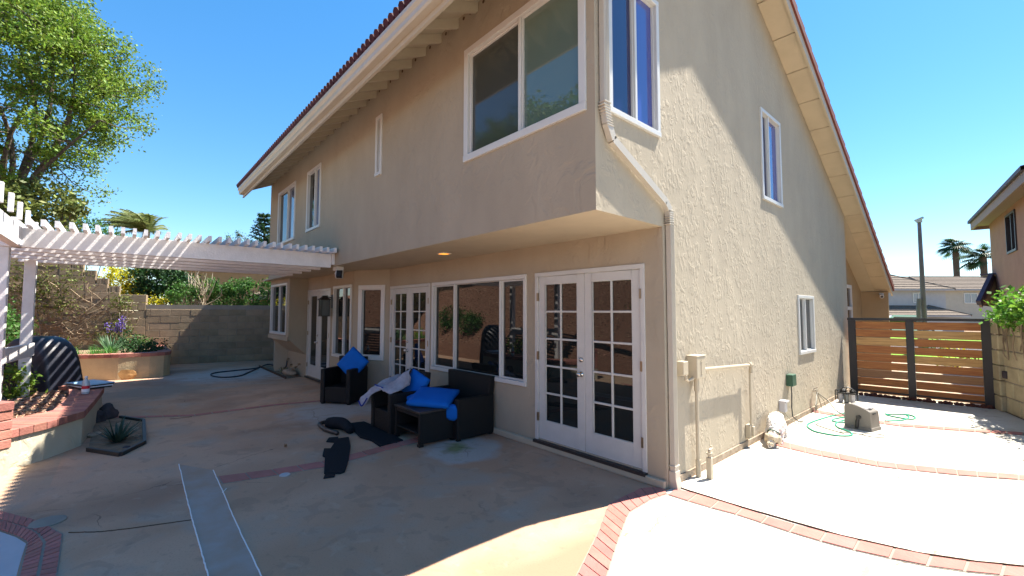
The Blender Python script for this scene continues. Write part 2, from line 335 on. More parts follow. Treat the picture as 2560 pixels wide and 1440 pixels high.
def limb(mb, a, b, r0, r1, bend=.08, n=5):
    a, b = Vector(a), Vector(b); L = (b-a).length; pts = []
    o = Vector(rng.normal(0, 1, 3))*L*bend
    for i in range(n): t = i/(n-1); pts.append(a.lerp(b, t)+o*math.sin(PI*t))
    mb.tube(pts, [r0+(r1-r0)*i/(n-1) for i in range(n)], 7); return pts

# ================================================================== GROUND
mb = MB(); mb.box((-90, -60, -.4), (90, 140, -.03)); struct(mb, 'ground', M['soil'])
mb = MB(); mb.prism([(-13.9, .3), (-17.8, -4.2), (-12.5, -6.2), (-3, -6.8), (8, -6.8), (8, -2), (2.9, 4.6), (2.06, 7.34), (-.02, 7.34), (-.02, -.02), (-9, -.02)], -.03, 0)
struct(mb, 'patio', M['conc'])
edge = [(-30, -4.0), (-17.5, -4.9), (-14.2, -5.15), (-11.5, -5.15), (-7.5, -5.15), (-4.5, -5.6), (-2, -6.6), (9, -6.6)]
def ey(x):
    for (x0, y0), (x1, y1) in zip(edge, edge[1:]):
        if x <= x1: return y0+(y1-y0)*(x-x0)/(x1-x0)
    return -6.6
def H(x, y):
    d = ey(x)-y
    if d < 0: return -.05
    h = .42*min(1, d/.12)+max(0, d-.12)*(.98 if x < -5 else .7)
    h = h if h < 2.6 else 2.6+(h-2.6)*.16
    return h+.07*noise.noise(Vector((x*.9, y*.9, 0)))*min(1, d)
mb = MB(); xs = np.linspace(-24, 9, 111); ds = [-.02, 0, .12, .3, .6, .9, 1.2, 1.5, 1.8, 2.1, 2.5, 3, 4, 5.5, 8, 12]
vs = [(x, ey(x)-d, H(x, ey(x)-d)) for x in xs for d in ds]; k = len(ds)
mb.add(vs, [(i*k+j, (i+1)*k+j, (i+1)*k+j+1, i*k+j+1) for i in range(len(xs)-1) for j in range(k-1)])
struct(mb, 'hillside', M['mulch'], smooth=True)
mb = MB(); P = []
for _ in range(15000):
    x = rng.uniform(-17, 3); d = rng.uniform(.15, 2.8)**1.0; y = ey(x)-d; P.append((x, y, H(x, y)+.012))
leaves(mb, P, .065, .35, .35); tag(mb.build('wood_chips', M['chip'], recalc=False), 'loose reddish wood chips strewn over the planted hillside', 'wood chips', kind='stuff')

def strip(mb, pts, wd, z0, z1):
    for a, b in zip(pts, pts[1:]):
        a, b = Vector((*a, 0)), Vector((*b, 0)); d = (b-a).normalized(); n = Vector((-d.y, d.x, 0))*wd/2
        mb.prism([(a-n)[:2], (b-n)[:2], (b+n)[:2], (a+n)[:2]], z0, z1)
def brick_band(A, B, pitch, name='brick_band', z=.004, rows=1):
    """bricks between two edge polylines A and B"""
    def rs(pl, n):
        pl = [Vector((*p, 0)) for p in pl]; ls = [0]
        for a, b in zip(pl, pl[1:]): ls.append(ls[-1]+(b-a).length)
        out = []
        for i in range(n+1):
            t = ls[-1]*i/n; j = max(k for k in range(len(ls)) if ls[k] <= t+1e-9); j = min(j, len(pl)-2)
            out.append(pl[j].lerp(pl[j+1], (t-ls[j])/(ls[j+1]-ls[j])))
        return out
    L = sum((Vector(a)-Vector(b)).length for a, b in zip(A, A[1:])); n = max(2, round(L/pitch))
    a, b = rs(A, n), rs(B, n); mo = MB(); br = MB()
    for i in range(n):
        q = [a[i], a[i+1], b[i+1], b[i]]; mo.prism([(p.x, p.y) for p in q], -.01, z)
        c = sum(q, Vector())/4
        for r_ in range(rows):
            u0, u1 = r_/rows, (r_+1)/rows
            qq = [q[0].lerp(q[3], u0), q[1].lerp(q[2], u0), q[1].lerp(q[2], u1), q[0].lerp(q[3], u1)]; c = sum(qq, Vector())/4
            g = []
            for p in qq:
                d = (p-c); l = d.length; g.append(c+d*(1-.011/l))
            br.prism([(p.x, p.y) for p in g], 0, z+.004+random.uniform(0, .003))
    struct(mo, name+'_mortar', M['mortar']); struct(br, name, M['brick'])
brick_band(gp((1690, 1222), (1760, 1241), (1850, 1270), (1970, 1307), (2100, 1342), (2300, 1387), (2440, 1408), (2600, 1424)), gp((1668, 1238), (1750, 1264), (1850, 1291), (1970, 1331), (2100, 1370), (2290, 1413), (2420, 1432), (2600, 1452)), .20)
brick_band(gp((1940, 1100), (2040, 1124), (2200, 1155), (2400, 1176), (2600, 1192)), gp((1940, 1115), (2040, 1139), (2200, 1169), (2400, 1190), (2600, 1205)), .17)
brick_band(gp((2020, 1023), (2240, 1059), (2400, 1071), (2600, 1085)), gp((2020, 1029), (2240, 1066), (2400, 1078), (2600, 1092)), .17)
brick_band([(-.02, -.01), (-.17, -.14), (-.17, -.69), (.06, -1.13), (.30, -1.675), (.62, -2.4), (.9, -3.1)], [(.07, -.12), (.03, -.3), (.045, -.70), (.24, -1.13), (.47, -1.6), (.80, -2.32), (1.08, -3.02)], .12)
brick_band([(-3.13, -3.08), (-2.97, -2.58), (-2.88, -2.1), (-2.98, -1.2), (-3.02, -.6), (-3.05, -.06)], [(-2.88, -3.08), (-2.77, -2.6), (-2.68, -2.15), (-2.80, -1.2), (-2.84, -.6), (-2.86, -.06)], .23)
brick_band([(-7.26, -4.08), (-6.5, -2.98), (-6.5, -1.77), (-6.3, -1.0), (-6.3, -.45)], [(-7.12, -4.08), (-6.36, -2.95), (-6.38, -1.77), (-6.18, -1.0), (-6.18, -.45)], .23)
brick_band(gp((-60, 1262), (0, 1278), (95, 1302), (158, 1336), (150, 1400), (138, 1480)), gp((-60, 1318), (0, 1327), (40, 1341), (68, 1357), (56, 1400), (35, 1480)), .085, rows=2)
mb = MB(); mb.prism(gp((-60, 1321), (0, 1330), (40, 1344), (65, 1360), (52, 1400), (30, 1480), (-60, 1480)), -.02, .003); struct(mb, 'pool_deck', mat('grey_pool_deck', (.42, .42, .44), .8, .3, var=.06))
l1 = gp((447, 1161), (466, 1242), (481, 1302), (502, 1376), (520, 1440), (545, 1530)); l2 = gp((533, 1176), (552, 1219), (594, 1317), (653, 1440), (690, 1520))
mb = MB(); mb.prism(l1+l2[::-1], -.01, .002); struct(mb, 'trench_patch', M['conc_blue'])
mb = MB()
def rough_line(mb, pl, wd, z):
    pl = [Vector((*p, 0)) for p in pl]; pts = []
    for a, b in zip(pl, pl[1:]):
        for i in range(12): pts.append(a.lerp(b, i/12)+Vector((rng.normal(0, .0012), rng.normal(0, .0012), 0)))
    pts.append(pl[-1]); strip(mb, [(p.x, p.y) for p in pts], wd, -.01, z)
rough_line(mb, l1, .007, .0065); rough_line(mb, l2, .007, .0065)
mb.beam((*G(566, 1222)[:2], .003), (*G(556, 1232)[:2], .003), .006, .004)
struct(mb, 'chalk_line', M['chalk'])
mb = MB(); rough_line(mb, gp((172, 1332), (250, 1330), (330, 1321), (400, 1311), (480, 1300)), .007, .0045)
rough_line(mb, gp((425, 1048), (480, 1042)), .01, .0045)
rough_line(mb, gp((1700, 1221), (1850, 1268), (2100, 1340), (2300, 1385), (2440, 1406), (2560, 1418)), .006, .0125)
struct(mb, 'expansion_joint', M['joint'])
def disc(px, py, r, ell=1., label='', mt='pale'):
    p = G(px, py); mb = MB(); mb.lathe((p.x, p.y, .0), [(r, 0), (r, .008), (r*.9, .011), (.001, .011)], 20)
    tag(mb.build('drain_cover', M[mt], org=tuple(p)), label, 'drain cover', 'small round drain covers in the patio')
disc(712, 1188, .05, 1, 'small round drain cover beside the brick band near the black mats')
disc(118, 1306, .11, 1, 'larger dull round drain cover beside the brick pool edge', 'mortar')

# lawn, street and so on beyond the gate
mb = MB(); mb.prism([(.0, 7.36), (2.06, 7.36), (3.5, 16), (-3, 16), (-1.2, 9.9), (-.25, 8)], -.03, -.002); struct(mb, 'driveway', M['walk'])
mb = MB(); mb.prism([(-25, 16.02), (25, 16.02), (25, 21), (-25, 21)], -.03, .0); struct(mb, 'lawn', M['lawn'])
mb = MB(); mb.prism([(-40, 21.02), (40, 21.02), (40, 22.6), (-40, 22.6)], -.03, .004); struct(mb, 'pavement', M['walk'])
mb = MB(); mb.prism([(-60, 22.62), (60, 22.62), (60, 30), (-60, 30)], -.03, -.02); struct(mb, 'street', M['asphalt'])
mb = MB(); mb.prism([(-60, 30.02), (60, 30.02), (60, 34), (-60, 34)], -.03, .1); struct(mb, 'far_lawn', M['lawn'])

# ================================================================== HOUSE
class PL:
    def __init__(s, P0, u, n): s.P0 = Vector(P0); s.u = Vector(u).normalized(); s.n = Vector(n).normalized()
    def p(s, u, z, d=0): q = s.P0+s.u*u+s.n*d; return Vector((q.x, q.y, z))
    def box(s, mb, u0, u1, z0, z1, d0, d1):
        return mb.hexa([s.p(u0, z0, d0), s.p(u1, z0, d0), s.p(u1, z0, d1), s.p(u0, z0, d1), s.p(u0, z1, d0), s.p(u1, z1, d0), s.p(u1, z1, d1), s.p(u0, z1, d1)])
OV = 1.0386; H1 = 2.47
B0 = PL((0, 0, 0), (1, 0, 0), (0, -1, 0)); B2 = PL((0, -OV, 0), (1, 0, 0), (0, -1, 0)); SP = PL((0, 0, 0), (0, 1, 0), (1, 0, 0))
BL = PL((0, -.4, 0), (1, 0, 0), (0, -1, 0)); BB = PL((0, -.83, 0), (1, 0, 0), (0, -1, 0))
ANG = PL((-6.5, -.4, 0), (.75, .4, 0), (.4, -.75, 0)); LA = math.hypot(.75, .4)
def wall(mb, pl, outer, holes=(), rev=.09):
    loops = [[Vector((a, b, 0)) for a, b in outer]]
    for u0, u1, z0, z1 in holes: loops.append([Vector((u0, z0, 0)), Vector((u0, z1, 0)), Vector((u1, z1, 0)), Vector((u1, z0, 0))])
    flat = [p for l in loops for p in l]
    mb.add([pl.p(p.x, p.y) for p in flat], [tuple(t) for t in tessellate_polygon(loops)])
    for l in loops[1:]:
        vs = [pl.p(p.x, p.y, 0) for p in l]+[pl.p(p.x, p.y, -rev) for p in l]
        mb.add(vs, [(i, (i+1) % 4, (i+1) % 4+4, i+4) for i in range(4)])
house = thing('house', 'large two-storey beige stucco house with red tile roof and white framed windows', 'house', (0, 0, 0))
W1 = (-4.175, -1.89, .70, 2.13); D1 = (-1.735, -.2, .09, 2.13); D2 = (-5.70, -4.24, .09, 2.13)
WB = (-1.82, -.085, 3.32, 4.62); WN = (-4.15, -3.94, 3.70, 4.63); WC = (-7.5, -6.64, 3.30, 4.58); WD = (-9.79, -8.34, 3.27, 4.60)
S1 = (-.86, -.03, 3.33, 4.69); S2 = (2.72, 3.54, 3.22, 4.53); S3 = (4.15, 5.02, .97, 1.92)
DL = (-9.40, -7.80, .06, 2.17); WA = (-7.62, -6.60, .68, 2.2); WX = (-11.15, -9.62, 1.06, 2.36)
WG = (.12, LA-.10, .70, 2.17)
def zn(y): return 5.08+.47*(y+1.04)
def zf(y): return 7.4-.485*y
RY = (7.4-5.08-.47*1.04)/(.955)
inset = lambda h, e=.02: (h[0]+e, h[1]-e, h[2]+e, h[3]-e)
mb = MB()
wall(mb, B0, [(-5.75, 0), (0, 0), (0, H1), (-5.75, H1)], [inset(W1), inset(D1), inset(D2)])
wall(mb, ANG, [(0, 0), (LA, 0), (LA, H1), (0, H1)], [inset(WG)])
wall(mb, BL, [(-11.25, 0), (-6.5, 0), (-6.5, H1), (-11.25, H1)], [inset(DL), inset(WA)])
mb.add([(-11.25, -.4, 0), (-11.25, 3, 0), (-11.25, 3, H1), (-11.25, -.4, H1)], [(0, 1, 2, 3)])
# box bay with the sloping skirt
wall(mb, BB, [(-11.25, .97), (-9.42, .97), (-9.42, H1), (-11.25, H1)], [inset(WX)])
mb.add([(-9.42, -.83, .97), (-9.42, -.4, .57), (-9.42, -.4, H1), (-9.42, -.83, H1), (-11.25, -.83, .97), (-11.25, -.4, .57), (-11.25, -.4, H1), (-11.25, -.83, H1)],
       [(0, 1, 2, 3), (0, 4, 5, 1), (4, 7, 6, 5)])
wall_o = mb.build('wall', M['stucco'], house, recalc=False)
mb = MB(); BB.box(mb, -11.27, -9.40, .93, 1.03, 0, .03); mb.build('window_ledge', M['stucco'], house)
mb = MB()
wall(mb, SP, [(0, 0), (7.6, 0), (7.6, zf(7.6)), (RY, zf(RY)), (-OV, zn(-OV)), (-OV, H1), (0, H1)], [inset(S1), inset(S2), inset(S3)])
mb.build('side_wall', M['lace'], house, recalc=False)
mb = MB()
wall(mb, B2, [(-10.6, H1), (0, H1), (0, zn(-OV)), (-10.6, zn(-OV))], [inset(WB), inset(WN), inset(WC), inset(WD)])
mb.add([(-10.6, -OV, H1), (-10.6, 7, H1), (-10.6, 7, zf(7)), (-10.6, RY, zf(RY)), (-10.6, -OV, zn(-OV))], [(0, 1, 2, 3, 4)])
mb.build('upper_wall', M['stucco'], house, recalc=False)
mb = MB(); mb.box((-11.25, -OV+.002, H1), (-.002, .05, H1+.04)); mb.box((-11.25, .05, H1-.001), (-6, 3, H1+.04)); mb.build('overhang_soffit', M['soffit'], house)
mb = MB(); B0.box(mb, -5.7, D2[0]-.03, 0, .09, 0, .03); B0.box(mb, D2[0]-.03, -.002, 0, .075, 0, .045); mb.build('footing', M['trim'], house, bevel=.008)
mb = MB(); SP.box(mb, .14, 7.59, 0, .07, 0, .015); mb.build('weep_screed', M['stone'], house)  # darker brown stands in for the shadowed gap at the wall foot
# front part of the house beyond the side wall
mb = MB(); mb.add([(-.28, 7.6, 0), (-.28, 10.7, 0), (-.28, 10.7, 2.2), (-.28, 7.6, zf(7.6))], [(0, 1, 2, 3)])
mb.add([(-.28, 7.6, 0), (0, 7.6, 0), (0, 7.6, zf(7.6)), (-.28, 7.6, zf(7.6))], [(0, 1, 2, 3)])
mb.box((-2.2, 10.72, 0), (.26, 10.80, 2.18)); mb.build('entry_wall', M['tanwall'], house, recalc=False)
EN = PL((-.28, 0, 0), (0, 1, 0), (1, 0, 0)); mb = MB()
for a in ((8.5, 8.56, .1, 2.3), (9.3, 9.36, .1, 2.3), (8.56, 9.3, 2.22, 2.3), (8.56, 9.3, 1.7, 1.78), (8.56, 9.3, .1, .3)): EN.box(mb, *a, 0, .05)
f = mb.build('entry_door', M['white'], house); mb = MB(); EN.box(mb, 8.56, 9.3, .3, 2.22, 0, .02); mb.build('pane', M['glass'], f)

def window(pl, r, mull=(), mats=('glass',), fwd=.055, sash=(), md=.035, name='window'):
    u0, u1, z0, z1 = r; mb = MB(); o_, i_ = .02, -.06
    pl.box(mb, u0, u1, z1-fwd, z1, i_, o_); pl.box(mb, u0, u1, z0, z0+fwd, i_, o_+.006)
    pl.box(mb, u0, u0+fwd, z0+fwd, z1-fwd, i_, o_-.001); pl.box(mb, u1-fwd, u1, z0+fwd, z1-fwd, i_, o_-.001)
    for q in mull: pl.box(mb, q-md/2, q+md/2, z0+fwd, z1-fwd, i_, .006)
    ed = [u0+fwd]+[x for q in mull for x in (q-md/2, q+md/2)]+[u1-fwd]
    secs = [(ed[i], ed[i+1]) for i in range(0, len(ed), 2)]
    for k in range(len(secs)):                         # slim inner lip round each glass
        a, b = secs[k]; t = .022 if k in sash else .010
        pl.box(mb, a, a+t, z0+fwd, z1-fwd, i_, -.012); pl.box(mb, b-t, b, z0+fwd, z1-fwd, i_, -.012)
        pl.box(mb, a+t, b-t, z0+fwd, z0+fwd+t, i_, -.013); pl.box(mb, a+t, b-t, z1-fwd-t, z1-fwd, i_, -.013)
    f = mb.build(name, M['white'], house, bevel=.004)
    for k, (a, b) in enumerate(secs):
        mb = MB(); pl.box(mb, a+.002, b-.002, z0+fwd+.002, z1-fwd-.002, -.05, -.038); mb.build('pane', M[mats[k % len(mats)]], f)
        if mats[k % len(mats)] == 'screen': pass
    return f
window(B0, W1, (-3.53, -2.42), ('glass', 'glass', 'glass'), sash=(0, 2))
window(B2, WB, (-.905,), ('screen_mix', 'glass_green') if 0 else ('glass_dim', 'glass_green'), fwd=.075, sash=(0,))
window(B2, WN, (), ('glass',), fwd=.055); window(B2, WC, (-7.02,), ('glass', 'glass_sky')); window(B2, WD, (-8.98,), ('glass', 'glass_sky'))
window(SP, S1, (-.43,), ('glass_navy', 'glass_blue'), fwd=.05); window(SP, S2, (3.05,), ('glass_navy', 'glass_blue'), fwd=.05); window(SP, S3, (4.56,), ('glass', 'glass'), fwd=.05)
window(BL, WA, (-7.05,), ('glass', 'glass')); window(BB, WX, (-10.35,), ('glass', 'glass'), fwd=.05); window(ANG, WG, (), ('glass',), fwd=.09)

def door_set(pl, r, nx, nz, knob_u, stile=.105, toprail=.10, botrail=.235, hingeu=None, hname='handle'):
    u0, u1, z0, z1 = r; fr = .05; mb = MB()
    pl.box(mb, u0, u0+fr, z0, z1-fr, -.09, .012); pl.box(mb, u1-fr, u1, z0, z1-fr, -.09, .012); pl.box(mb, u0, u1, z1-fr, z1, -.09, .014)
    fo = mb.build('door_frame', M['door_white'], house, bevel=.003)
    mb = MB(); pl.box(mb, u0, u1, z0-.03, z0+.004, -.09, .05); mb.build('threshold', M['metal_dark'], house)
    um = (u0+u1)/2
    for side, (a, b) in enumerate(((u0+fr+.002, um-.002), (um+.002, u1-fr-.002))):
        zb, zt = z0+.012, z1-fr-.002; mb = MB(); d0, d1 = -.05, -.008
        pl.box(mb, a, a+stile, zb, zt, d0, d1); pl.box(mb, b-stile, b, zb, zt, d0, d1)
        pl.box(mb, a+stile, b-stile, zt-toprail, zt, d0, d1); pl.box(mb, a+stile, b-stile, zb, zb+botrail, d0, d1)
        ga, gb, gz0, gz1 = a+stile, b-stile, zb+botrail, zt-toprail
        for i in range(1, nx): q = ga+(gb-ga)*i/nx; pl.box(mb, q-.011, q+.011, gz0, gz1, d0+.006, d1-.002)
        for i in range(1, nz): q = gz0+(gz1-gz0)*i/nz; pl.box(mb, ga, gb, q-.011, q+.011, d0+.008, d1-.004)
        for bx in ((ga, ga+.008, gz0, gz1), (gb-.008, gb, gz0, gz1)): pl.box(mb, *bx, d0+.004, d1-.006)
        leaf = mb.build('door', M['door_white'], house, bevel=.003)
        mb = MB(); pl.box(mb, ga+.001, gb-.001, gz0+.001, gz1-.001, -.036, -.026); mb.build('pane', M['glass'], leaf)
        hu = a-.006 if side == 0 else b+.006
        for hz in (z0+.28, (z0+z1)/2, z1-.30):
            mb = MB(); pl.box(mb, hu-.012, hu+.012, hz-.05, hz+.05, -.02, .016); mb.build('hinge', M['brass'], leaf)
        if side == 0:
            for dz, big in ((0, 1), (.16, 0)):
                mb = MB(); c = pl.p(b-.045, z0+.86+dz, -.008); q = Vector(pl.n).to_track_quat('Z', 'Y').to_euler()
                prof = [(.03, 0), (.03, .01), (.013, .014), (.012, .035), (.026, .045), (.028, .06), (.018, .07), (.001, .072)] if big else [(.028, 0), (.026, .014), (.016, .02), (.001, .022)]
                mb.lathe(c, prof, 14, ax=q); mb.build('knob' if big else 'deadbolt', M['chrome'], leaf, smooth=True)
door_set(B0, D1, 2, 5, 0); door_set(B0, D2, 2, 5, 0); door_set(BL, DL, 1, 1, 0, stile=.15, botrail=.28)

# roof
mb = MB(); x0, x1 = -10.72, .305
mb.hexa([(x0, -1.69, zn(-1.69)), (-.001, -1.69, zn(-1.69)), (-.001, RY, zn(RY)), (x0, RY, zn(RY)), (x0, -1.69, zn(-1.69)+.1), (-.001, -1.69, zn(-1.69)+.1), (-.001, RY, zn(RY)+.1), (x0, RY, zn(RY)+.1)])
mb.hexa([(x0, RY, zf(RY)), (-.001, RY, zf(RY)), (-.001, 10.85, zf(10.85)), (x0, 10.85, zf(10.85)), (x0, RY, zf(RY)+.1), (-.001, RY, zf(RY)+.1), (-.001, 10.85, zf(10.85)+.1), (x0, 10.85, zf(10.85)+.1)])
mb.build('roof_deck', M['trim'], house)
mb = MB(); pan = []
y = RY-.6*int((RY+1.69)/.6)
ys = [-1.69]+[q for q in np.arange(3.376-.607*9, 10.7, .607) if q > -1.5]+[10.83]
for a, b in zip(ys, ys[1:]):
    for (p, q, fz) in (((a, min(b, RY), zn),) if a < RY else ())+(((max(a, RY), b, zf),) if b > RY else ()):
        if q-p < .02: continue
        p2, q2 = p+.009, q-.009
        mb.hexa([(.002, p2, fz(p2)), (x1, p2, fz(p2)), (x1, q2, fz(q2)), (.002, q2, fz(q2)), (.002, p2, fz(p2)+.03), (x1, p2, fz(p2)+.03), (x1, q2, fz(q2)+.03), (.002, q2, fz(q2)+.03)])
mb.build('rake_soffit', M['soffit'], house)
mb = MB()
for (p, q, fz) in ((-1.69, RY, zn), (RY, 10.85, zf)):
    mb.hexa([(0, p, fz(p)+.031), (x1, p, fz(p)+.031), (x1, q, fz(q)+.031), (0, q, fz(q)+.031), (0, p, fz(p)+.1), (x1, p, fz(p)+.1), (x1, q, fz(q)+.1), (0, q, fz(q)+.1)])
mb.build('sheathing', M['joint'], house)
mb = MB()
for (p, q, fz) in ((-1.72, RY, zn), (RY, 10.9, zf)):
    mb.hexa([(x1+.001, p, fz(p)-.05), (x1+.032, p, fz(p)-.05), (x1+.032, q, fz(q)-.05), (x1+.001, q, fz(q)-.05), (x1+.001, p, fz(p)+.12), (x1+.032, p, fz(p)+.12), (x1+.032, q, fz(q)+.12), (x1+.001, q, fz(q)+.12)])
mb.build('barge_board', M['trim'], house)
mb = MB()
def slope_tile(mb, xa, xb, p, q, fz, lift, th):
    mb.hexa([(xa, p, fz(p)+.10), (xb, p, fz(p)+.10), (xb, q, fz(q)+.10), (xa, q, fz(q)+.10), (xa, p, fz(p)+.10+th), (xb, p, fz(p)+.10+th), (xb, q, fz(q)+.10+lift), (xa, q, fz(q)+.10+lift)])
st = .34
y = RY
while y < 10.9: slope_tile(mb, x1-.06, x1+.058, y, min(y+st, 10.95), zf, .155, .115); y += st
y = -1.80
while y < RY-.05: slope_tile(mb, x1-.06, x1+.058, y, min(y+st, RY), zn, .115, .155); y += st
mb.build('rake_tiles', M['tile_edge'], house)
mb = MB(); nx = int((x1-.06-x0)/.12)
for i in range(nx):
    xx = x0+.06+.12*i
    for (p, q, fz) in ((-1.80, RY, zn), (RY, 10.95, zf)):
        n = 6 if fz is zn else 4; L = (q-p)/n
        for k in range(n):
            a, b = p+L*k, p+L*(k+1); ra, rb = (.058, .05) if fz is zn else (.05, .058)
            mb.tube([(xx, a, fz(a)+.098), (xx, b, fz(b)+.098)], [ra, rb], 8, cap=(k == 0 and fz is zn) or (k == n-1 and fz is zf))
mb.build('roof_tiles', M['tile'], house, smooth=False)
mb = MB(); mb.tube([(x0-.02, RY, zf(RY)+.18), (x1+.06, RY, zf(RY)+.18)], .1, 8); mb.build('ridge_cap', M['tile'], house)
# eave: gutter, fascia, tails, frieze vents
mb = MB(); pr_ = [(-1.70, 4.585), (-1.775, 4.585), (-1.79, 4.61), (-1.79, 4.66), (-1.815, 4.70), (-1.815, 4.745), (-1.70, 4.745)]
xa, xb = -10.5, .33; n = len(pr_); mb.add([(xa, a, b) for a, b in pr_]+[(xb, a, b) for a, b in pr_], [(i, (i+1) % n, (i+1) % n+n, i+n) for i in range(n)]+[tuple(range(n)), tuple(range(n, 2*n))])
mb.build('gutter', M['gutter'], house)
mb = MB(); mb.box((-10.5, -1.699, 4.53), (.30, -1.672, 4.79)); mb.box((-10.5, -1.708, 4.515), (.30, -1.674, 4.535)); mb.build('fascia', M['gutter'], house)
xt = [-1.235-.37*i for i in range(26)]+[-.865, -.495, -.125]
for x in xt:
    mb = MB(); mb.hexa([(x-.022, -1.671, zn(-1.671)-.115), (x+.022, -1.671, zn(-1.671)-.115), (x+.022, -OV-.001, zn(-OV)-.115), (x-.022, -OV-.001, zn(-OV)-.115), (x-.022, -1.671, zn(-1.671)-.001), (x+.022, -1.671, zn(-1.671)-.001), (x+.022, -OV-.001, zn(-OV)-.001), (x-.022, -OV-.001, zn(-OV)-.001)])
    mb.build('rafter_tail', M['trim'], house)
for x in sorted(xt):
    for d in (.12, .25): mb = MB(); mb.lathe((x+d, -OV+.001, 5.03), [(.021, 0), (.021, .004)], 10, ax=Euler((PI/2, 0, 0))); mb.build('vent_hole', M['joint'], house)
# left end hip board
mb = MB(); mb.hexa([(-10.76, -1.72, zn(-1.72)-.05), (-10.73, -1.72, zn(-1.72)-.05), (-10.73, RY, zn(RY)-.05), (-10.76, RY, zn(RY)-.05), (-10.76, -1.72, zn(-1.72)+.12), (-10.73, -1.72, zn(-1.72)+.12), (-10.73, RY, zn(RY)+.12), (-10.76, RY, zn(RY)+.12)]); mb.build('barge_board', M['trim'], house)
# downspout
mb = MB(); dx = .036; P = [(dx, -.955, 4.62), (dx, -.955, 3.34), (dx, -.93, 3.20), (dx, -.86, 3.08), (dx, -.02, 2.70), (dx, .055, 2.63), (dx, .075, 2.52), (dx, .075, .10)]
for a, b in zip(P, P[1:]):
    a, b = Vector(a), Vector(b); d = (b-a).normalized(); sd_ = Vector((0, d.z, -d.y))*.036; u = Vector((.026, 0, 0)); ov = d*.004
    mb.hexa([a-ov-sd_-u, a-ov+sd_-u, b+ov+sd_-u, b+ov-sd_-u, a-ov-sd_+u, a-ov+sd_+u, b+ov+sd_+u, b+ov-sd_+u])
for y_ in (-.975, -.955, -.935): mb.box((dx+.02, y_-.003, 3.34), (dx+.031, y_+.003, 4.62))
for y_ in (.055, .075, .095): mb.box((dx+.02, y_-.003, .22), (dx+.031, y_+.003, 2.52))
for c, A in (((-.943, 3.27), 8), ((.066, 2.57), 7)):
    for k in range(A): t = (k-A/2)*.022; mb.obox((dx, c[0]+.35*t*(-1 if c[1] > 3 else .2), c[1]+t), (.062, .084, .008))
for z in (3.36, .20, .06): mb.box((dx-.032, (-.999 if z > 3 else .031), z), (dx+.034, (-.911 if z > 3 else .119), z+(.012 if z != .06 else .10)))
mb.hexa([(.0, .035, .0), (.09, .03, .0), (.09, .125, .0), (.0, .12, .0), (.005, .035, .08), (.07, .032, .10), (.07, .118, .10), (.005, .118, .08)])
mb.build('downspout', M['gutter'], house, bevel=.002)
# recessed soffit light
mb = MB(); mb.box((-3.11, -.59, H1-.012), (-2.96, -.44, H1-.001)); o = mb.build('ceiling_light', M['white'], house)
mb = MB(); mb.box((-3.09, -.57, H1-.016), (-2.98, -.46, H1-.0125)); mb.build('diffuser', M['amber'], o)
# little hose bib and pipe stubs low on the far wall
for x, z in ((-10.9, .35), (-10.6, .22), (-10.15, .2), (-9.9, .3)): mb = MB(); mb.tube([(x, -.40, z), (x, -.46, z)], .018, 8); mb.tube([(x, -.45, z+.01), (x, -.45, z-.05)], .012, 8); mb.build('hose_bib', M['brass'], house)

# unseen wing added behind the far corner to throw shade on the block wall
mb = MB(); fp = [(-10.7, .3), (-11.2, -.70), (-12.5, -.42), (-14.5, .05), (-17.4, .70), (-17.4, 6), (-10.7, 6)]; zr = [5.2, 5.8, 6.1, 5.1, 4.6, 4.6, 5.2]
n = len(fp); mb.add([(x, y, 0) for x, y in fp]+[(x, y, z-.15) for (x, y), z in zip(fp, zr)], [(i, (i+1) % n, (i+1) % n+n, i+n) for i in range(n)]); mb.build('added_shade_wing', M['stucco'], house, recalc=False)
mb = MB(); tri = tessellate_polygon([[Vector((x, y, 0)) for x, y in fp]]); mb.add([(x, y, z-.12) for (x, y), z in zip(fp, zr)]+[(x, y, z) for (x, y), z in zip(fp, zr)], [tuple(t) for t in tri]+[tuple(i+n for i in t) for t in tri]+[(i, (i+1) % n, (i+1) % n+n, i+n) for i in range(n)]); mb.build('added_wing_roof', M['tile'], house)
# ------------------------------------------------------------------ fittings hung on the walls
t = thing('wall_lantern', 'black square glass lantern on the wall between the glazed door and the narrow window', 'lantern', (-7.68, -.4, 1.7))
def bx(name, a, b, mt, par, bevel=0): mb_ = MB(); mb_.box(a, b); return mb_.build(name, mt, par, bevel=bevel)
bx('back_plate', (-7.73, -.425, 1.72), (-7.63, -.401, 2.02), M['black'], t)
mb = MB(); mb.beam((-7.68, -.42, 1.95), (-7.68, -.56, 1.98), .02, .02); mb.hexa([(-7.80, -.70, 1.90), (-7.56, -.70, 1.90), (-7.56, -.46, 1.90), (-7.80, -.46, 1.90), (-7.71, -.61, 1.98), (-7.65, -.61, 1.98), (-7.65, -.55, 1.98), (-7.71, -.55, 1.98)])
for a in (-7.77, -7.60):
    for b in (-.67, -.50): mb.box((a, b, 1.55), (a+.012, b+.012, 1.90))
for c in (-7.71, -7.65): mb.box((c, -.672, 1.55), (c+.008, -.664, 1.90))
mb.box((-7.775, -.675, 1.54), (-7.585, -.485, 1.56)); mb.build('cage', M['black'], t)
bx('glass', (-7.762, -.662, 1.56), (-7.60, -.50, 1.895), M['lantern_glass'], t)
t = thing('security_camera', 'white security floodlight camera under the overhang beside the pergola end', 'camera', (-5.95, -.95, 2.40))
mb = MB(); mb.box((-6.03, -.99, 2.40), (-5.85, -.86, 2.468)); mb.tube([(-5.95, -.92, 2.41), (-5.98, -.95, 2.33)], .03, 10); mb.build('mount', M['white'], t)
mb = MB(); mb.obox((-5.86, -.93, 2.33), (.07, .13, .16), (0, R(-28), R(-30))); o = mb.build('lamp_head', M['white'], t, bevel=.01)
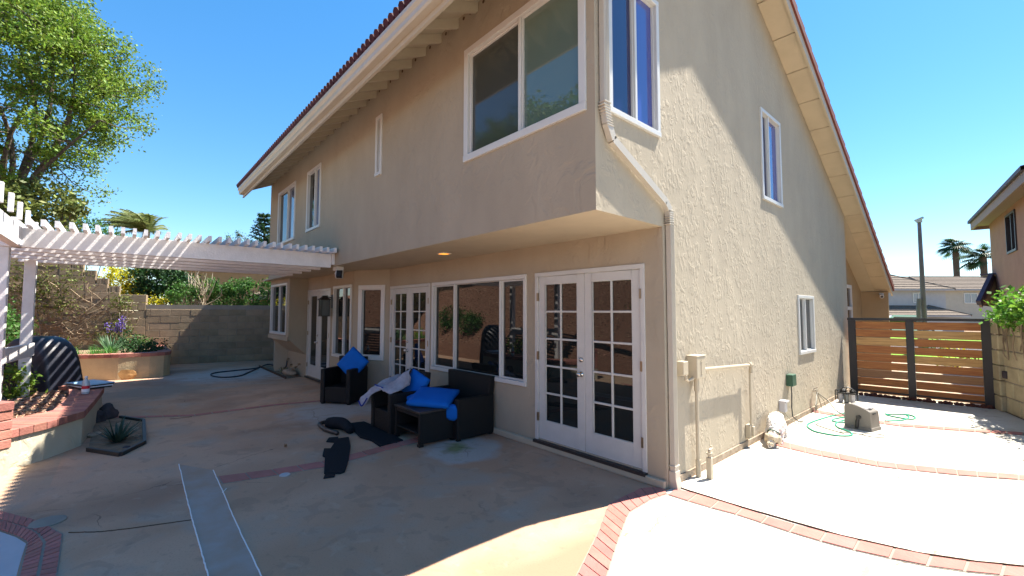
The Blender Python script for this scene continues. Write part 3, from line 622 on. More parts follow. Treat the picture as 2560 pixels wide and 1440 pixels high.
mb = MB(); mb.obox((-5.83, -.942, 2.325), (.07, .10, .13), (0, R(-28), R(-30))); mb.build('lens', M['black'], o, bevel=.004)
t = thing('wall_camera', 'small white security camera on the roof edge at the far end of the house', 'camera', (.2, 10.4, 2.2))
mb = MB(); mb.box((.1, 10.66, 2.06), (.18, 10.719, 2.14)); mb.build('mount', M['white'], t)
mb = MB(); mb.tube([(.14, 10.66, 2.08), (.17, 10.5, 2.04)], .045, 10); o = mb.build('camera_body', M['white'], t)
mb = MB(); mb.tube([(.17, 10.5, 2.04), (.172, 10.49, 2.038)], .03, 10); mb.build('lens', M['black'], o)
bx('x', (0, 0, 0), (.01, .01, .01), M['black'], None) if 0 else None
mb = MB(); BL.box(mb, -9.415, -9.405, 1.8, 1.95, .2, .23); 
# conduit run on the side wall
t = thing('electric_conduit', 'beige painted conduit run with junction boxes on the sunny side wall', 'conduit', (0, .45, 1.0))
mb = MB(); SP.box(mb, .415, .60, .985, 1.205, .001, .115); mb.box((.001, .41, 1.203), (.12, .605, 1.212)); o = mb.build('meter_box', M['trim'], t, bevel=.006)
mb = MB(); mb.box((.116, .50, 1.02), (.119, .505, 1.17)); mb.box((.116, .49, 1.15), (.12, .53, 1.153)); mb.box((.116, .49, 1.03), (.12, .53, 1.033)); mb.build('latch', M['trim'], o)
mb = MB(); SP.box(mb, .215, .315, 1.03, 1.165, .001, .075); mb.build('small_box', M['trim'], t, bevel=.005)
mb = MB(); mb.tube([(.07, .27, 1.03), (.07, .27, .99), (.07, .31, .975), (.07, .42, .985)], .014, 8); mb.tube([(.06, .51, .99), (.06, .51, .85)], .026, 10); mb.tube([(.06, .51, .85), (.06, .51, .02)], .018, 10); mb.tube([(.06, .51, .0), (.06, .51, .17)], .025, 10)
mb.tube([(.07, .58, 1.06), (.07, 1.93, 1.0)], .017, 10); mb.tube([(.06, .9, 1.045), (.0, .9, 1.045)], .008, 6)
mb.tube([(.07, 1.88, 1.005), (.07, 1.96, 1.0)], .026, 10); mb.tube([(.07, 1.94, 1.03), (.07, 1.94, .90)], .022, 10)
mb.tube([(.055, 1.94, .95), (.055, 1.94, .24)], .014, 10); mb.build('pipe', M['trim'], t, smooth=False)
mb = MB(); SP.box(mb, 1.89, 1.99, .11, .27, .001, .06); SP.box(mb, 1.93, 1.98, .13, .25, .06, .085); mb.build('outlet_box', M['trim'], t, bevel=.005)
t = thing('pipe_stub', 'short square beige standpipe with a valve by the foot of the side wall', 'pipe', (.16, .54, 0))
bx('post', (.135, .515, 0), (.185, .565, .21), M['trim'], t, .004)
mb = MB(); mb.tube([(.16, .54, .2), (.16, .54, .27)], .016, 8); mb.tube([(.16, .54, .24), (.16, .54, .255)], .03, 8); mb.tube([(.16, .54, .275), (.16, .60, .29)], .013, 8); mb.tube([(.16, .59, .27), (.16, .59, .31)], .01, 6); mb.build('valve', M['trim'], t)
t = thing('timer_box', 'dark green outdoor timer box with its lead hanging on the side wall', 'timer', (.0, 3.57, .65))
mb = MB(); SP.box(mb, 3.46, 3.64, .56, .73, .001, .09); mb.build('case', M['green_box'], t, bevel=.008)
for a_ in ((3.64, 3.66, .58, .60), (3.64, 3.67, .64, .655), (3.64, 3.665, .69, .705)): mb = MB(); SP.box(mb, *a_, .03, .08); mb.build('outlet', M['green_box'], t)
mb = MB(); mb.tube([(.05, 3.53, .56), (.05, 3.54, .45), (.055, 3.50, .25), (.06, 3.52, .12), (.09, 3.66, .03), (.10, 3.85, .012)], .008, 6); mb.build('lead', M['black'], t)
t = thing('outlet_box', 'small grey weatherproof socket box below the green timer box', 'socket', (0, 3.2, .3))
mb = MB(); SP.box(mb, 3.12, 3.22, .24, .38, .001, .08); SP.box(mb, 3.11, 3.25, .37, .40, .001, .10); mb.build('cover', M['pale'], t, bevel=.006)
mb = MB(); mb.tube([(.05, 3.18, .24), (.06, 3.28, .16), (.06, 3.42, .10), (.09, 3.55, .02)], .006, 6); mb.build('lead', M['grey_hose'], t)
t = thing('garden_tap', 'metal wall tap with thin hoses hanging near the gate end of the wall', 'tap', (0, 4.8, .32))
mb = MB(); mb.tube([(0, 4.8, .33), (.07, 4.8, .34)], .014, 8); mb.tube([(.06, 4.8, .36), (.06, 4.8, .28)], .012, 8); mb.tube([(.03, 4.74, .37), (.05, 4.87, .38)], .010, 6); mb.build('valve', M['chrome'], t)
for q in ([(.06, 4.8, .30), (.10, 4.55, .15), (.10, 4.5, .01)], [(.06, 4.8, .3), (.08, 4.7, .15), (.09, 4.65, .01)], [(.06, 4.82, .3), (.08, 4.9, .14), (.08, 5.0, .02)], [(.05, 4.84, .3), (.08, 5.1, .16), (.08, 5.25, .02)]):
    mb = MB(); mb.tube(q, .006, 5); mb.build('hose', M['grey_hose'], t)

# ================================================================== PERGOLA
def DP(px, py, d): return CAM+(fw+rt*((px-1280)/FPX)+up*((720-py)/FPX))*d
per = thing('pergola', 'white painted wooden pergola with closely spaced slats joined to the back of the house', 'pergola', (-6.5, -3, 0))
for x in (-5.9, -6.45, -7.0, -7.6, -8.25):
    mb = MB(); mb.box((x-.045, -5.12, 2.435), (x+.045, -OV-.05, 2.68)); mb.build('beam', M['perg'], per, bevel=.004)
for i in range(33):
    y = -4.98+.121*i; j = random.uniform(-.004, .004)
    mb = MB(); mb.box((-8.55, y-.02+j, 2.682), (-5.60+j*3, y+.02+j, 2.765)); mb.build('rafter', M['perg'], per)
mb = MB(); mb.box((-8.6, -OV-.048, 2.49), (-5.80, -OV-.002, 2.74)); mb.build('ledger', M['perg'], per, bevel=.003)
mb = MB(); mb.hexa([(-6.0, -4.90, 2.435), (-3.95, -4.90, 2.435), (-3.95, -4.81, 2.435), (-6.0, -4.81, 2.435), (-6.0, -4.90, 2.684), (-3.83, -4.90, 2.684), (-3.83, -4.81, 2.684), (-6.0, -4.81, 2.684)]); mb.build('beam', M['perg'], per, bevel=.004)
for x in (-4.19, -4.72, -5.24, -5.80, -6.45):
    mb = MB(); mb.box((x-.025, -4.785, 2.686), (x+.025, -4.745, 2.885 if x > -6 else 2.84)); mb.build('rafter_end', M['perg'], per, bevel=.003)
for x, y in ((-5.93, -4.97), (-7.75, -4.93)):
    mb = MB(); mb.box((x-.062, y-.062, -.02), (x+.062, y+.062, 2.433)); mb.build('post', M['perg'], per, bevel=.006)
mb = MB(); mb.beam((-5.98, -4.93, 1.095), (-7.70, -4.86, 1.07), .05, .19); mb.build('rail', M['perg'], per, bevel=.004)

# ================================================================== BLOCK WALLS
def block_courses(mb, A, d, n, t0, t1, z0, ch, bw, th, off, gap=.012):
    t = t0+(off % 1)*bw-bw
    while t < t1-.02:
        a, b = max(t, t0)+gap/2, min(t+bw, t1)-gap/2
        if b-a > .05:
            q = lambda tt, dd: (A[0]+d[0]*tt+n[0]*dd, A[1]+d[1]*tt+n[1]*dd)
            j = random.uniform(-.004, .004)
            p0, p1, p2, p3 = q(a, -th), q(b, -th), q(b, j), q(a, j)
            mb.hexa([(*p0, z0+gap/2), (*p1, z0+gap/2), (*p2, z0+gap/2), (*p3, z0+gap/2), (*p0, z0+ch-gap/2), (*p1, z0+ch-gap/2), (*p2, z0+ch-gap/2), (*p3, z0+ch-gap/2)])
        t += bw
A = (-14.47, .33); d = Vector((-.17, -.985)).normalized(); nn = (-d.y*-1*-1, 0)
nn = Vector((.985, -.17)).normalized(); LB = 3.72
bw_ = thing('block_wall', 'tan concrete block garden wall across the far end of the yard, half in shadow', 'wall', (*A, 0))
mb = MB()
for k in range(8): block_courses(mb, A, d, nn, .25, LB, k*.2145, .2145, .50, .16, .5*(k % 2)+.25)
mb.build('blocks', M['block'], bw_, bevel=.006)
mb = MB(); block_courses(mb, A, d, nn, .25, LB, 1.716, .155, .055, .17, 0, .008); mb.build('cap', M['block'], bw_)
mb = MB(); q = lambda t, dd: tuple(Vector(A)+d*t+nn*dd)
mb.prism([q(.26, -.15), q(LB, -.15), q(LB, -.012), q(.26, -.012)], 0, 1.85); mb.build('mortar', M['mortar'], bw_)
C2 = tuple(Vector(A)+d*LB)
sw = thing('stepped_wall', 'concrete block wall climbing the slope in steps under dry vines', 'wall', (*C2, 0))
mb = MB(); cp = MB(); co_ = MB(); ch = .222
q2 = lambda t, dd: tuple(Vector(C2)+d*t+nn*dd)
for k in range(9): block_courses(mb, C2, d, nn, .0, .60, k*.239, .239, .40, .3, .5*(k % 2), .012)
def top(k): return .62+.27*(k-9)
for k in range(17):
    t0 = top(k) if k >= 9 else .62
    block_courses(mb, C2, d, nn, t0, 7.5, k*ch, ch, .5, .16, .5*(k % 2)); co_.prism([q2(t0+.01, -.15), q2(7.49, -.15), q2(7.49, -.014), q2(t0+.01, -.014)], k*ch, k*ch+ch)
    if k >= 9: block_courses(cp, C2, d, nn, t0, t0+.27 if k < 16 else 7.5, k*ch+ch, .17, .062, .17, 0, .008)
mb.build('blocks', M['block'], sw, bevel=.006); cp.build('cap', M['block'], sw); co_.build('mortar', M['mortar'], sw)
# side boundary wall at the right
A3 = Vector((2.055, 7.36)); e3 = Vector((.30, -.95)).normalized(); n3 = Vector((-.95, -.30)).normalized()
rw = thing('boundary_wall', 'mossy yellowish block wall on the right beside the wooden gate', 'wall', (*A3, 0))
mb = MB(); co_ = MB()
for k in range(6): block_courses(mb, A3, e3, n3, .32, 6, k*.255, .255, .40, .18, .5*(k % 2)+.2, .016)
for k in range(6): block_courses(mb, A3+n3*.05, e3, n3, 0, .30, k*.255, .255, .30, .30, 0, .012)
mb.build('blocks', M['blockr'], rw, bevel=.012)
q3 = lambda t, dd: tuple(A3+e3*t+n3*dd); co_.prism([q3(.02, -.16), q3(6, -.16), q3(6, -.014), q3(.02, -.014)], 0, 1.53); co_.build('mortar', M['mortar'], rw)
mb = MB(); p = A3+e3*.36+n3*.005; mb.obox((p.x, p.y, .62), (.05, .10, .12), (0, 0, math.atan2(e3.y, e3.x)+PI/2)); tag(mb.build('wall_light', M['stone_dark'], org=(p.x, p.y, .62), bevel=.01), 'little dark step light on the block wall right of the gate', 'light')

# ================================================================== GATE
GA = Vector((.09, 7.20)); GB = Vector((2.00, 7.33)); gd = (GB-GA).normalized(); gn = Vector((gd.y, -gd.x)); GL = (GB-GA).length
GP = PL((GA.x, GA.y, 0), (gd.x, gd.y, 0), (gn.x, gn.y, 0))
gate = thing('wooden_gate', 'double gate of red and golden horizontal boards in a dark metal frame', 'gate', (*((GA+GB)/2), 0))
zt = 1.535; mb = MB(); GP.box(mb, -.03, GL+.07, zt-.05, zt, -.03, .03)
mb.build('top_rail', M['metal_dark'], gate)
for u0, u1 in ((-.02, .10), (GL-.09, GL+.06)):
    mb = MB(); GP.box(mb, u0, u1, .0, zt-.051, -.045, .04); mb.build('gate_post', M['metal_dark'], gate, bevel=.004)
um = .905; mb = MB(); GP.box(mb, um-.055, um+.055, .03, zt-.052, -.04, .038); mb.build('centre_post', M['metal_dark'], gate, bevel=.004)
mb = MB(); GP.box(mb, .101, um-.056, .08, .11, -.02, .02); GP.box(mb, um+.056, GL-.091, .08, .11, -.02, .02); mb.build('bottom_rail', M['metal_dark'], gate)
colL = 'aabacbcac'; colL = ['wood_a', 'wood_a', 'wood_b', 'wood_a', 'wood_a', 'wood_a', 'wood_c', 'wood_a', 'wood_a']
colR = ['wood_a', 'wood_b', 'wood_a', 'wood_a', 'wood_b', 'wood_a', 'wood_c', 'wood_a', 'wood_a']
for side, (u0, u1, cl) in enumerate(((.102, um-.057, colL), (um+.057, GL-.092, colR))):
    for k in range(9):
        z1 = zt-.075-k*.158; h = .139+(.006 if cl[k] == 'wood_b' else 0)
        mb = MB(); GP.box(mb, u0, u1, z1-h, z1, -.012, .014); mb.build('board', M[cl[k]], gate, bevel=.003)
rk = []
for i in range(26):
    p = GP.p(.16+i*.069+random.uniform(-.01, .01), 0, .06); s_ = random.uniform(.035, .05)
    mb = MB(); mb.blob((p.x, p.y, s_*.6), (s_, s_*.9, s_*.8), 2, .5, 3, i)
    tag(mb.build('lava_rock', M['wood_c'] if 0 else M['red_rock'], org=(p.x, p.y, 0)), 'dark reddish rock in the row along the foot of the gate', 'rock', 'rocks along the foot of the gate')

# ================================================================== PLANTERS
def resample(pl, n):
    pl = [Vector((*p[:2], 0)) for p in pl]; ls = [0]
    for a, b in zip(pl, pl[1:]): ls.append(ls[-1]+(b-a).length)
    out = []
    for i in range(n+1):
        t = ls[-1]*i/n; j = 0
        while j < len(pl)-2 and ls[j+1] < t: j += 1
        out.append(pl[j].lerp(pl[j+1], (t-ls[j])/(ls[j+1]-ls[j])))
    return out
def planter(name, label, outer, inner, zc, th, n, soil_poly, soil_mat, stuc):
    t = thing(name, label, 'planter', (outer[2][0], outer[2][1], 0))
    o_, i_ = resample(outer, n), resample(inner, n); mb = MB(); mo = MB(); wl = MB()
    for k in range(n):
        q = [o_[k], o_[k+1], i_[k+1], i_[k]]; c = sum(q, Vector())/4
        g = [c+(p-c)*(1-.006/(p-c).length) for p in q]; j = random.uniform(-.003, .003)
        mb.prism([(p.x, p.y) for p in g], zc-th, zc+j)
        g = [c+(p-c)*(1-.014/(p-c).length) if 0 else p.lerp(c, .0) for p in q]
        e = [(q[0]).lerp(q[3], .04), q[1].lerp(q[2], .04), q[2].lerp(q[1], .04), q[3].lerp(q[0], .04)]
        mo.prism([(p.x, p.y) for p in e], zc-th+.004, zc-.006)
        e = [(q[0]).lerp(q[3], .06), q[1].lerp(q[2], .06), q[2].lerp(q[1], .06), q[3].lerp(q[0], .06)]
        wl.prism([(p.x, p.y) for p in e], -.02, zc-th+.002)
    wl.build('planter_wall', stuc, t); mb.build('brick_cap', M['brick_cap'], t, bevel=.004); mo.build('mortar', M['mortar'], t)
    if soil_poly: mb = MB(); mb.prism(soil_poly, 0, zc-th+.02); mb.build('soil', soil_mat, t)
    return t
stuc2 = stucco('stucco_planter', (.50, .45, .34), 6, .5)
o1 = [(-4.58, -4.95), (-4.68, -4.70), (-4.98, -4.42), (-5.42, -4.15), (-6.3, -4.09), (-7.56, -4.02), (-8.2, -4.15), (-8.62, -4.44), (-9.25, -5.05)]
i1 = [(-5.0, -5.25), (-5.38, -4.84), (-5.72, -4.46), (-7.0, -4.40), (-7.6, -4.44), (-8.10, -4.50), (-8.25, -4.72), (-8.6, -5.3)]
planter('brick_planter', 'near planter with red brick cap and pale stucco side, filled with wood chips', o1, i1, .42, .085, 40, [(-5.0, -5.3), (-5.36, -4.82), (-5.7, -4.44), (-7, -4.38), (-8.1, -4.48), (-8.27, -4.72), (-8.62, -5.3)], M['mulch'], stuc2)
mb = MB(); P = []
for _ in range(1500): P.append((rng.uniform(-8.1, -5.6), rng.uniform(-5.3, -4.48), .365))
leaves(mb, P, .07, .3, .4); tag(mb.build('planter_chips', M['chip'], recalc=False), 'reddish wood chips filling the near brick planter', 'wood chips', kind='stuff')
t = thing('brick_pier', 'short stacked red brick pier at the left end of the near planter', 'pier', (-4.62, -4.80, 0))
mb = MB(); mo = MB(); z = .27
for k in range(5): mb.obox((-4.62, -4.80, z+.046), (.27+(.02 if k == 4 else 0), .2, .086), (0, 0, R(38+(k % 2)*2))); z += .094
mb.build('bricks', M['brick_cap'], t, bevel=.006); pb = MB(); pb.obox((-4.62, -4.80, .133), (.25, .19, .266), (0, 0, R(38))); pb.build('pier_base', stuc2, t); mo.obox((-4.62, -4.80, z/2+.13), (.25, .18, z-.29), (0, 0, R(38))); mo.build('mortar', M['mortar'], t)
o2 = [(-12.75, -5.3), (-12.3, -4.58), (-11.98, -3.87), (-11.95, -3.30), (-12.02, -2.98), (-12.3, -2.86), (-13.2, -2.86), (-15.6, -2.9)]
i2 = [(-13.0, -5.2), (-12.6, -4.5), (-12.3, -3.87), (-12.28, -3.42), (-12.34, -3.22), (-12.5, -3.15), (-13.2, -3.13), (-15.6, -3.2)]
planter('curved_planter', 'curved tan planter with a brick rim below the far block wall, full of plants', o2, i2, .62, .09, 42, [(-13.0, -5.3), (-12.58, -4.5), (-12.28, -3.87), (-12.26, -3.42), (-12.48, -3.13), (-15.6, -3.16), (-16.3, -3.7), (-16.0, -5)], M['soil'], M['tan_planter'])
mb = MB(); mb.blob((-11.93, -3.72, .10), (.02, .17, .13), 2, .5, 3, 2)
tag(mb.build('stain', mat('rusty_stain', (.30, .17, .07), .9, .2, var=.2, vscale=10)), None, None, kind='structure')

# pit with the agave
gpt = gp((219, 1128), (300, 1141), (361, 1110), (359, 1055), (300, 1046), (240, 1045))
t = thing('edged_bed', 'small low-edged planting pit cut in the patio beside the near planter', 'garden bed', (*gpt[0], 0))
mb = MB(); mb.prism(gpt, -.02, .010); mb.build('soil', M['soil'], t)
mb = MB(); lp = gpt[:5]
for a, b in zip(lp, lp[1:]): mb.beam((*a, .02), (*b, .02), .035, .05)
mb.build('edging', M['metal_dark'], t)
ag = thing('agave', 'spiky dark green agave growing in the edged pit', 'agave', (-5.3, -3.84, 0))
mb = MB(); blades(mb, (-5.3, -3.84, .01), 46, .36, .035, 1.0, .12, wob=.03); mb.build('leaf_rosette', M['leaf_agave'], ag, recalc=False)
for i, (px, py, r_, mt, lb) in enumerate(((268, 1046, .14, 'stone_dark', 'large dark round rock at the back of the agave pit'), (243, 1055, .12, 'stone_dark', 'dark rock against the planter beside the agave pit'), (300, 1062, .06, 'stone', 'flat tan stone behind the agave'), (335, 1075, .07, 'stone', 'flat tan stone at the right of the agave'), (340, 1092, .05, 'stone', 'small tan stone right in front of the pit edge'), (236, 1090, .09, 'stone', 'flat brown stone left of the agave'), (318, 1120, .05, 'stone_dark', 'small dark stone at the front corner of the pit'))):
    p = G(px, py); mb = MB(); fl = 1.0 if mt == 'stone_dark' and r_ > .1 else .35
    mb.blob((p.x, p.y, r_*fl*.5), (r_, r_*.8, r_*fl), 3, .4, 2.5, i+5); tag(mb.build('garden_stone', M[mt], org=(p.x, p.y, 0), smooth=True), lb, 'stone')
# triangular bed and hose by the far door
tb = [(-12.6, -.75), (-9.55, -.80), (-9.75, -.42), (-12.6, -.42)]
t = thing('corner_bed', 'bare soil bed against the house below the far bay window', 'garden bed', (-10.5, -.6, 0))
mb = MB(); mb.prism(tb, -.02, .012); mb.build('soil', M['soil'], t)
mb = MB(); mb.beam((-12.6, -.77, .02), (-9.55, -.82, .02), .03, .05); mb.build('edging', M['joint'], t)
mb = MB(); mb.blob((-10.1, -.60, .08), (.30, .14, .10), 3, .4, 2, 3); tag(mb.build('garden_stone', M['stone'], org=(-10.1, -.6, 0), smooth=True), 'long tan rock lying in the bare bed by the far door', 'stone')
bush('dry_weed', 'small dry weed growing in the bare soil bed', 'weed', (-10.5, -.62, .12), (.25, .1, .1), M['leaf_olive'], 8, 14, .05, .04)
def sp(pts, n=8):
    """smooth curve through points"""
    P = [Vector(p) for p in pts]; P = [P[0]*2-P[1]]+P+[P[-1]*2-P[-2]]; out = []
    for i in range(1, len(P)-2):
        for k in range(n):
            t = k/n; a, b, c, d_ = P[i-1:i+3]; out.append(.5*((2*b)+(c-a)*t+(2*a-5*b+4*c-d_)*t*t+(3*b-a-3*c+d_)*t**3))
    return out+[P[-2]]
def hose(pts, r, mt, name, label, cat, z=None):
    P = [Vector((*p, r)) if len(p) == 2 else Vector(p) for p in pts]; mb = MB(); mb.tube(sp(P), r, 8)
    return tag(mb.build(name, mt, org=tuple(P[0]), smooth=True), label, cat)
hose([(-10.93, -.44, .34), (-11.0, -.50, .10)]+gp((672, 912), (640, 922), (585, 928), (535, 934), (530, 941), (560, 945), (600, 941), (622, 932), (645, 922)), .018, M['dark_hose'], 'dark_hose', 'black hose looped on the patio by the far bay window', 'hose')
hose(gp((2118, 1032), (2062, 1046), (2020, 1062), (2030, 1077), (2062, 1086), (2100, 1091), (2128, 1090), (2125, 1082), (2095, 1070), (2090, 1060), (2110, 1052), (2150, 1046)), .0105, M['green_hose'], 'garden_hose', 'bright green hose coiled on the concrete left of the tan hose box', 'hose')
hose(gp((2112, 1044), (2085, 1049), (2084, 1055), (2112, 1058)), .0105, M['green_hose'], 'garden_hose', 'small inner loop of green hose just left of the tan box', 'hose')
hose(gp((2212, 1036), (2262, 1037), (2286, 1043), (2284, 1049), (2262, 1048), (2225, 1041), (2218, 1037), (2262, 1038), (2272, 1045), (2255, 1052), (2212, 1054)), .0105, M['green_hose'], 'garden_hose', 'green hose looped on the concrete right of the tan hose box', 'hose')
hose([(.05, 4.84, .31)]+[tuple(G(2070, 1002, .16)), tuple(G(2090, 1026, .08))]+gp((2112, 1040)), .010, M['grey_hose'], 'grey_hose', 'thick grey hose running from the wall tap to the tan box', 'hose')
hose(gp((2110, 1085), (2060, 1070), (2040, 1062), (2050, 1058)), .006, M['grey_hose'], 'thin_cord', 'thin grey cord lying inside the green hose loop', 'cord')
hose(gp((2100, 1080), (2140, 1085), (2180, 1093), (2208, 1094), (2205, 1088), (2175, 1085), (2155, 1086)), .006, M['grey_hose'], 'thin_cord', 'thin grey cord curling in front of the tan box', 'cord')

# ================================================================== OBJECTS ON THE RIGHT SIDE
t = thing('hose_box', 'taupe plastic hose reel box with an arched slatted lid on the white concrete', 'hose box', (.75, 4.03, 0))
T = Matrix.Rotation(math.atan2(-.04, .297), 3, 'Z'); o_ = Vector((.596, 3.934, 0))
def HB(u, v, z): return o_+T@Vector((u, v, 0))+Vector((.09*v, 0, z))
prof = [(0, 0), (.30, 0), (.285, .255), (.24, .285), (.17, .315), (.09, .335), (.02, .335), (.005, .30)]
mb = MB(); n = len(prof); mb.add([HB(a+.004*(v > .1), v, b) for v in (0, .27) for a, b in prof], [(i, (i+1) % n, (i+1) % n+n, i+n) for i in range(n)]+[tuple(range(n)), tuple(range(n, 2*n))])
mb.build('body', M['taupe'], t, bevel=.008)
mb = MB()
for k in range(5):
    v = .05+.04*k; mb.hexa([HB(.09, v, .337), HB(.245, v, .285), HB(.245, v+.022, .285), HB(.09, v+.022, .337), HB(.09, v, .345), HB(.245, v, .294), HB(.245, v+.022, .294), HB(.09, v+.022, .345)])
mb.build('lid_ribs', M['pale'], t)
mb = MB(); mb.hexa([HB(.23, .09, .287), HB(.292, .09, .22), HB(.292, .17, .22), HB(.23, .17, .287), HB(.235, .09, .30), HB(.30, .09, .225), HB(.30, .17, .225), HB(.235, .17, .30)]); mb.build('latch', M['black'], t)
mb = MB(); mb.tube([HB(.14, -.012, .02), HB(.15, -.012, .11), HB(.16, -.012, .17)], [.02, .022, .015], 8); mb.lathe(HB(.165, -.002, .175), [(.028, 0), (.028, .022)], 12, ax=Euler((PI/2, 0, T.to_euler().z))); mb.build('crank', M['black'], t)
mb = MB(); mb.hexa([HB(-.012, -.012, 0), HB(.315, -.012, 0), HB(.315, .28, 0), HB(-.012, .28, 0), HB(-.006, -.006, .045), HB(.308, -.006, .045), HB(.308, .274, .045), HB(-.006, .274, .045)]); mb.build('base', M['taupe'], t, bevel=.004)
t = thing('pump_unit', 'small cluster of grey canister filters and pipes by the foot of the gate', 'pump', (.25, 6.2, 0))
for i, (x, y, h) in enumerate(((.13, 6.05, .15), (.22, 6.02, .15), (.31, 6.05, .15), (.25, 6.2, .16))):
    mb = MB(); mb.lathe((x, y, 0), [(.033, 0), (.037, .02), (.037, h), (.03, h+.01)], 12); mb.build('canister', M['pale'] if i != 1 else M['lantern_glass'], t, smooth=False)
mb = MB(); mb.box((.10, 6.0, .161), (.36, 6.10, .185)); mb.lathe((.16, 6.1, .185), [(.05, 0), (.055, .03), (.03, .055), (.001, .06)], 12); mb.lathe((.3, 6.1, .185), [(.045, 0), (.05, .03), (.03, .05), (.001, .055)], 12)
for p in ([(.12, 6.05, .18), (.18, 6.03, .27), (.30, 6.05, .26), (.37, 6.05, .17), (.38, 6.05, .05)], [(.2, 6.1, .2), (.24, 6.05, .28), (.33, 6.1, .2)], [(.1, 6.08, .18), (.05, 6.08, .2), (.04, 6.1, .02)]): mb.tube(sp(p), .009, 6)
mb.build('manifold', M['black'], t)

# the dog: body runs away from the camera, head down on the concrete
dg_ = thing('dog', 'small white fluffy dog sniffing the ground beside the sunny side wall', 'dog', (.17, 2.4, 0))
V_ = [(.10, 2.72, .23), (.13, 2.58, .25), (.16, 2.45, .24), (.185, 2.34, .205), (.20, 2.26, .15), (.21, 2.18, .095), (.215, 2.10, .055), (.22, 2.04, .033),
      (.10, 2.40, .15), (.085, 2.38, .08), (.085, 2.36, .014), (.085, 2.33, .012), (.235, 2.40, .15), (.255, 2.36, .08), (.26, 2.33, .014), (.26, 2.30, .012),
      (.03, 2.72, .15), (.01, 2.68, .10), (.01, 2.76, .06), (.01, 2.74, .014), (.01, 2.71, .012), (.17, 2.72, .15), (.19, 2.68, .10), (.19, 2.76, .06), (.19, 2.74, .014), (.19, 2.71, .012),
      (.09, 2.81, .25), (.09, 2.87, .22)]
E_ = [(0, 1), (1, 2), (2, 3), (3, 4), (4, 5), (5, 6), (6, 7), (2, 8), (8, 9), (9, 10), (10, 11), (2, 12), (12, 13), (13, 14), (14, 15), (0, 16), (16, 17), (17, 18), (18, 19), (19, 20), (0, 21), (21, 22), (22, 23), (23, 24), (24, 25), (0, 26), (26, 27)]
rd = [.085, .098, .10, .082, .062, .062, .045, .026, .042, .028, .024, .022, .042, .028, .024, .022, .045, .034, .022, .02, .02, .045, .034, .022, .02, .02, .03, .02]
def fused(name, V, Eg, rad, mt, parent, org, vox=.010, amp=.012, sc=34):
    """one continuous skin over a chain of joints"""
    mb = MB()
    for i, j in Eg:
        a_, b_ = Vector(V[i]), Vector(V[j]); n = max(2, int((b_-a_).length/(min(rad[i], rad[j])*.35)))
        for k in range(n+1): u = k/n; mb.blob(a_.lerp(b_, u), rad[i]+(rad[j]-rad[i])*u, 2, 0)
    ob = mb.build('tmp', mt, None, org=org, recalc=False); r_ = ob.modifiers.new('r', 'REMESH'); r_.mode = 'VOXEL'; r_.voxel_size = vox; q = ob.modifiers.new('s', 'SMOOTH'); q.iterations = 4
    dg = bpy.context.evaluated_depsgraph_get(); dg.update(); nm = bpy.data.meshes.new_from_object(ob.evaluated_get(dg)); bpy.data.objects.remove(ob)
    for v in nm.vertices: v.co += v.normal*(amp*noise.noise((v.co+Vector(org))*sc)+amp*.5*noise.noise((v.co+Vector(org))*sc*2.3))
    nm.name = name; nm.materials.clear(); nm.materials.append(mt); nm.shade_smooth(); o = bpy.data.objects.new(name, nm); COL.objects.link(o); o.parent = parent; return o
bd = fused('body', V_, E_, [r_*.93 for r_ in rd], M['fur'], dg_, (.17, 2.4, 0))
def dp_(mb, name, mt, smooth=True): return mb.build(name, mt, dg_, smooth=smooth)
mb = MB(); mb.blob((.215, 2.15, .105), (.075, .075, .06), 3, .3, 6, 1); mb.blob((.22, 2.07, .05), (.042, .05, .035), 2, .3, 5, 2); dp_(mb, 'head_fur', M['fur_tan'])
for s_ in (-1, 1):
    mb = MB(); mb.blob((.215+s_*.072, 2.17, .085), (.022, .04, .06), 2, .4, 5, 4+s_); dp_(mb, 'ear', M['fur_tan'])
    mb = MB(); mb.blob((.22+s_*.028, 2.085, .095), (.007,)*3, 1, 0); dp_(mb, 'eye', M['black'])
mb = MB(); mb.blob((.225, 2.018, .035), (.012, .01, .009), 1, 0); dp_(mb, 'nose', M['black'])
mb = MB(); mb.tube([Vector((.203, 2.245, .142))+Vector((math.cos(a)*.066, math.sin(a)*.045, math.sin(a)*-.048)) for a in np.linspace(0, 2*PI, 17)], .008, 6); dp_(mb, 'collar', M['green_box'])
mb = MB(); pts = []
for v in bd.data.vertices: pts.append(v.co+Vector((.17, 2.4, 0)))
pts = np.array([tuple(p) for p in pts]); leaves(mb, pts[rng.integers(0, len(pts), 900)], .020, 1, .4, .004); mb.build('fur_tufts', M['fur'], dg_, recalc=False)

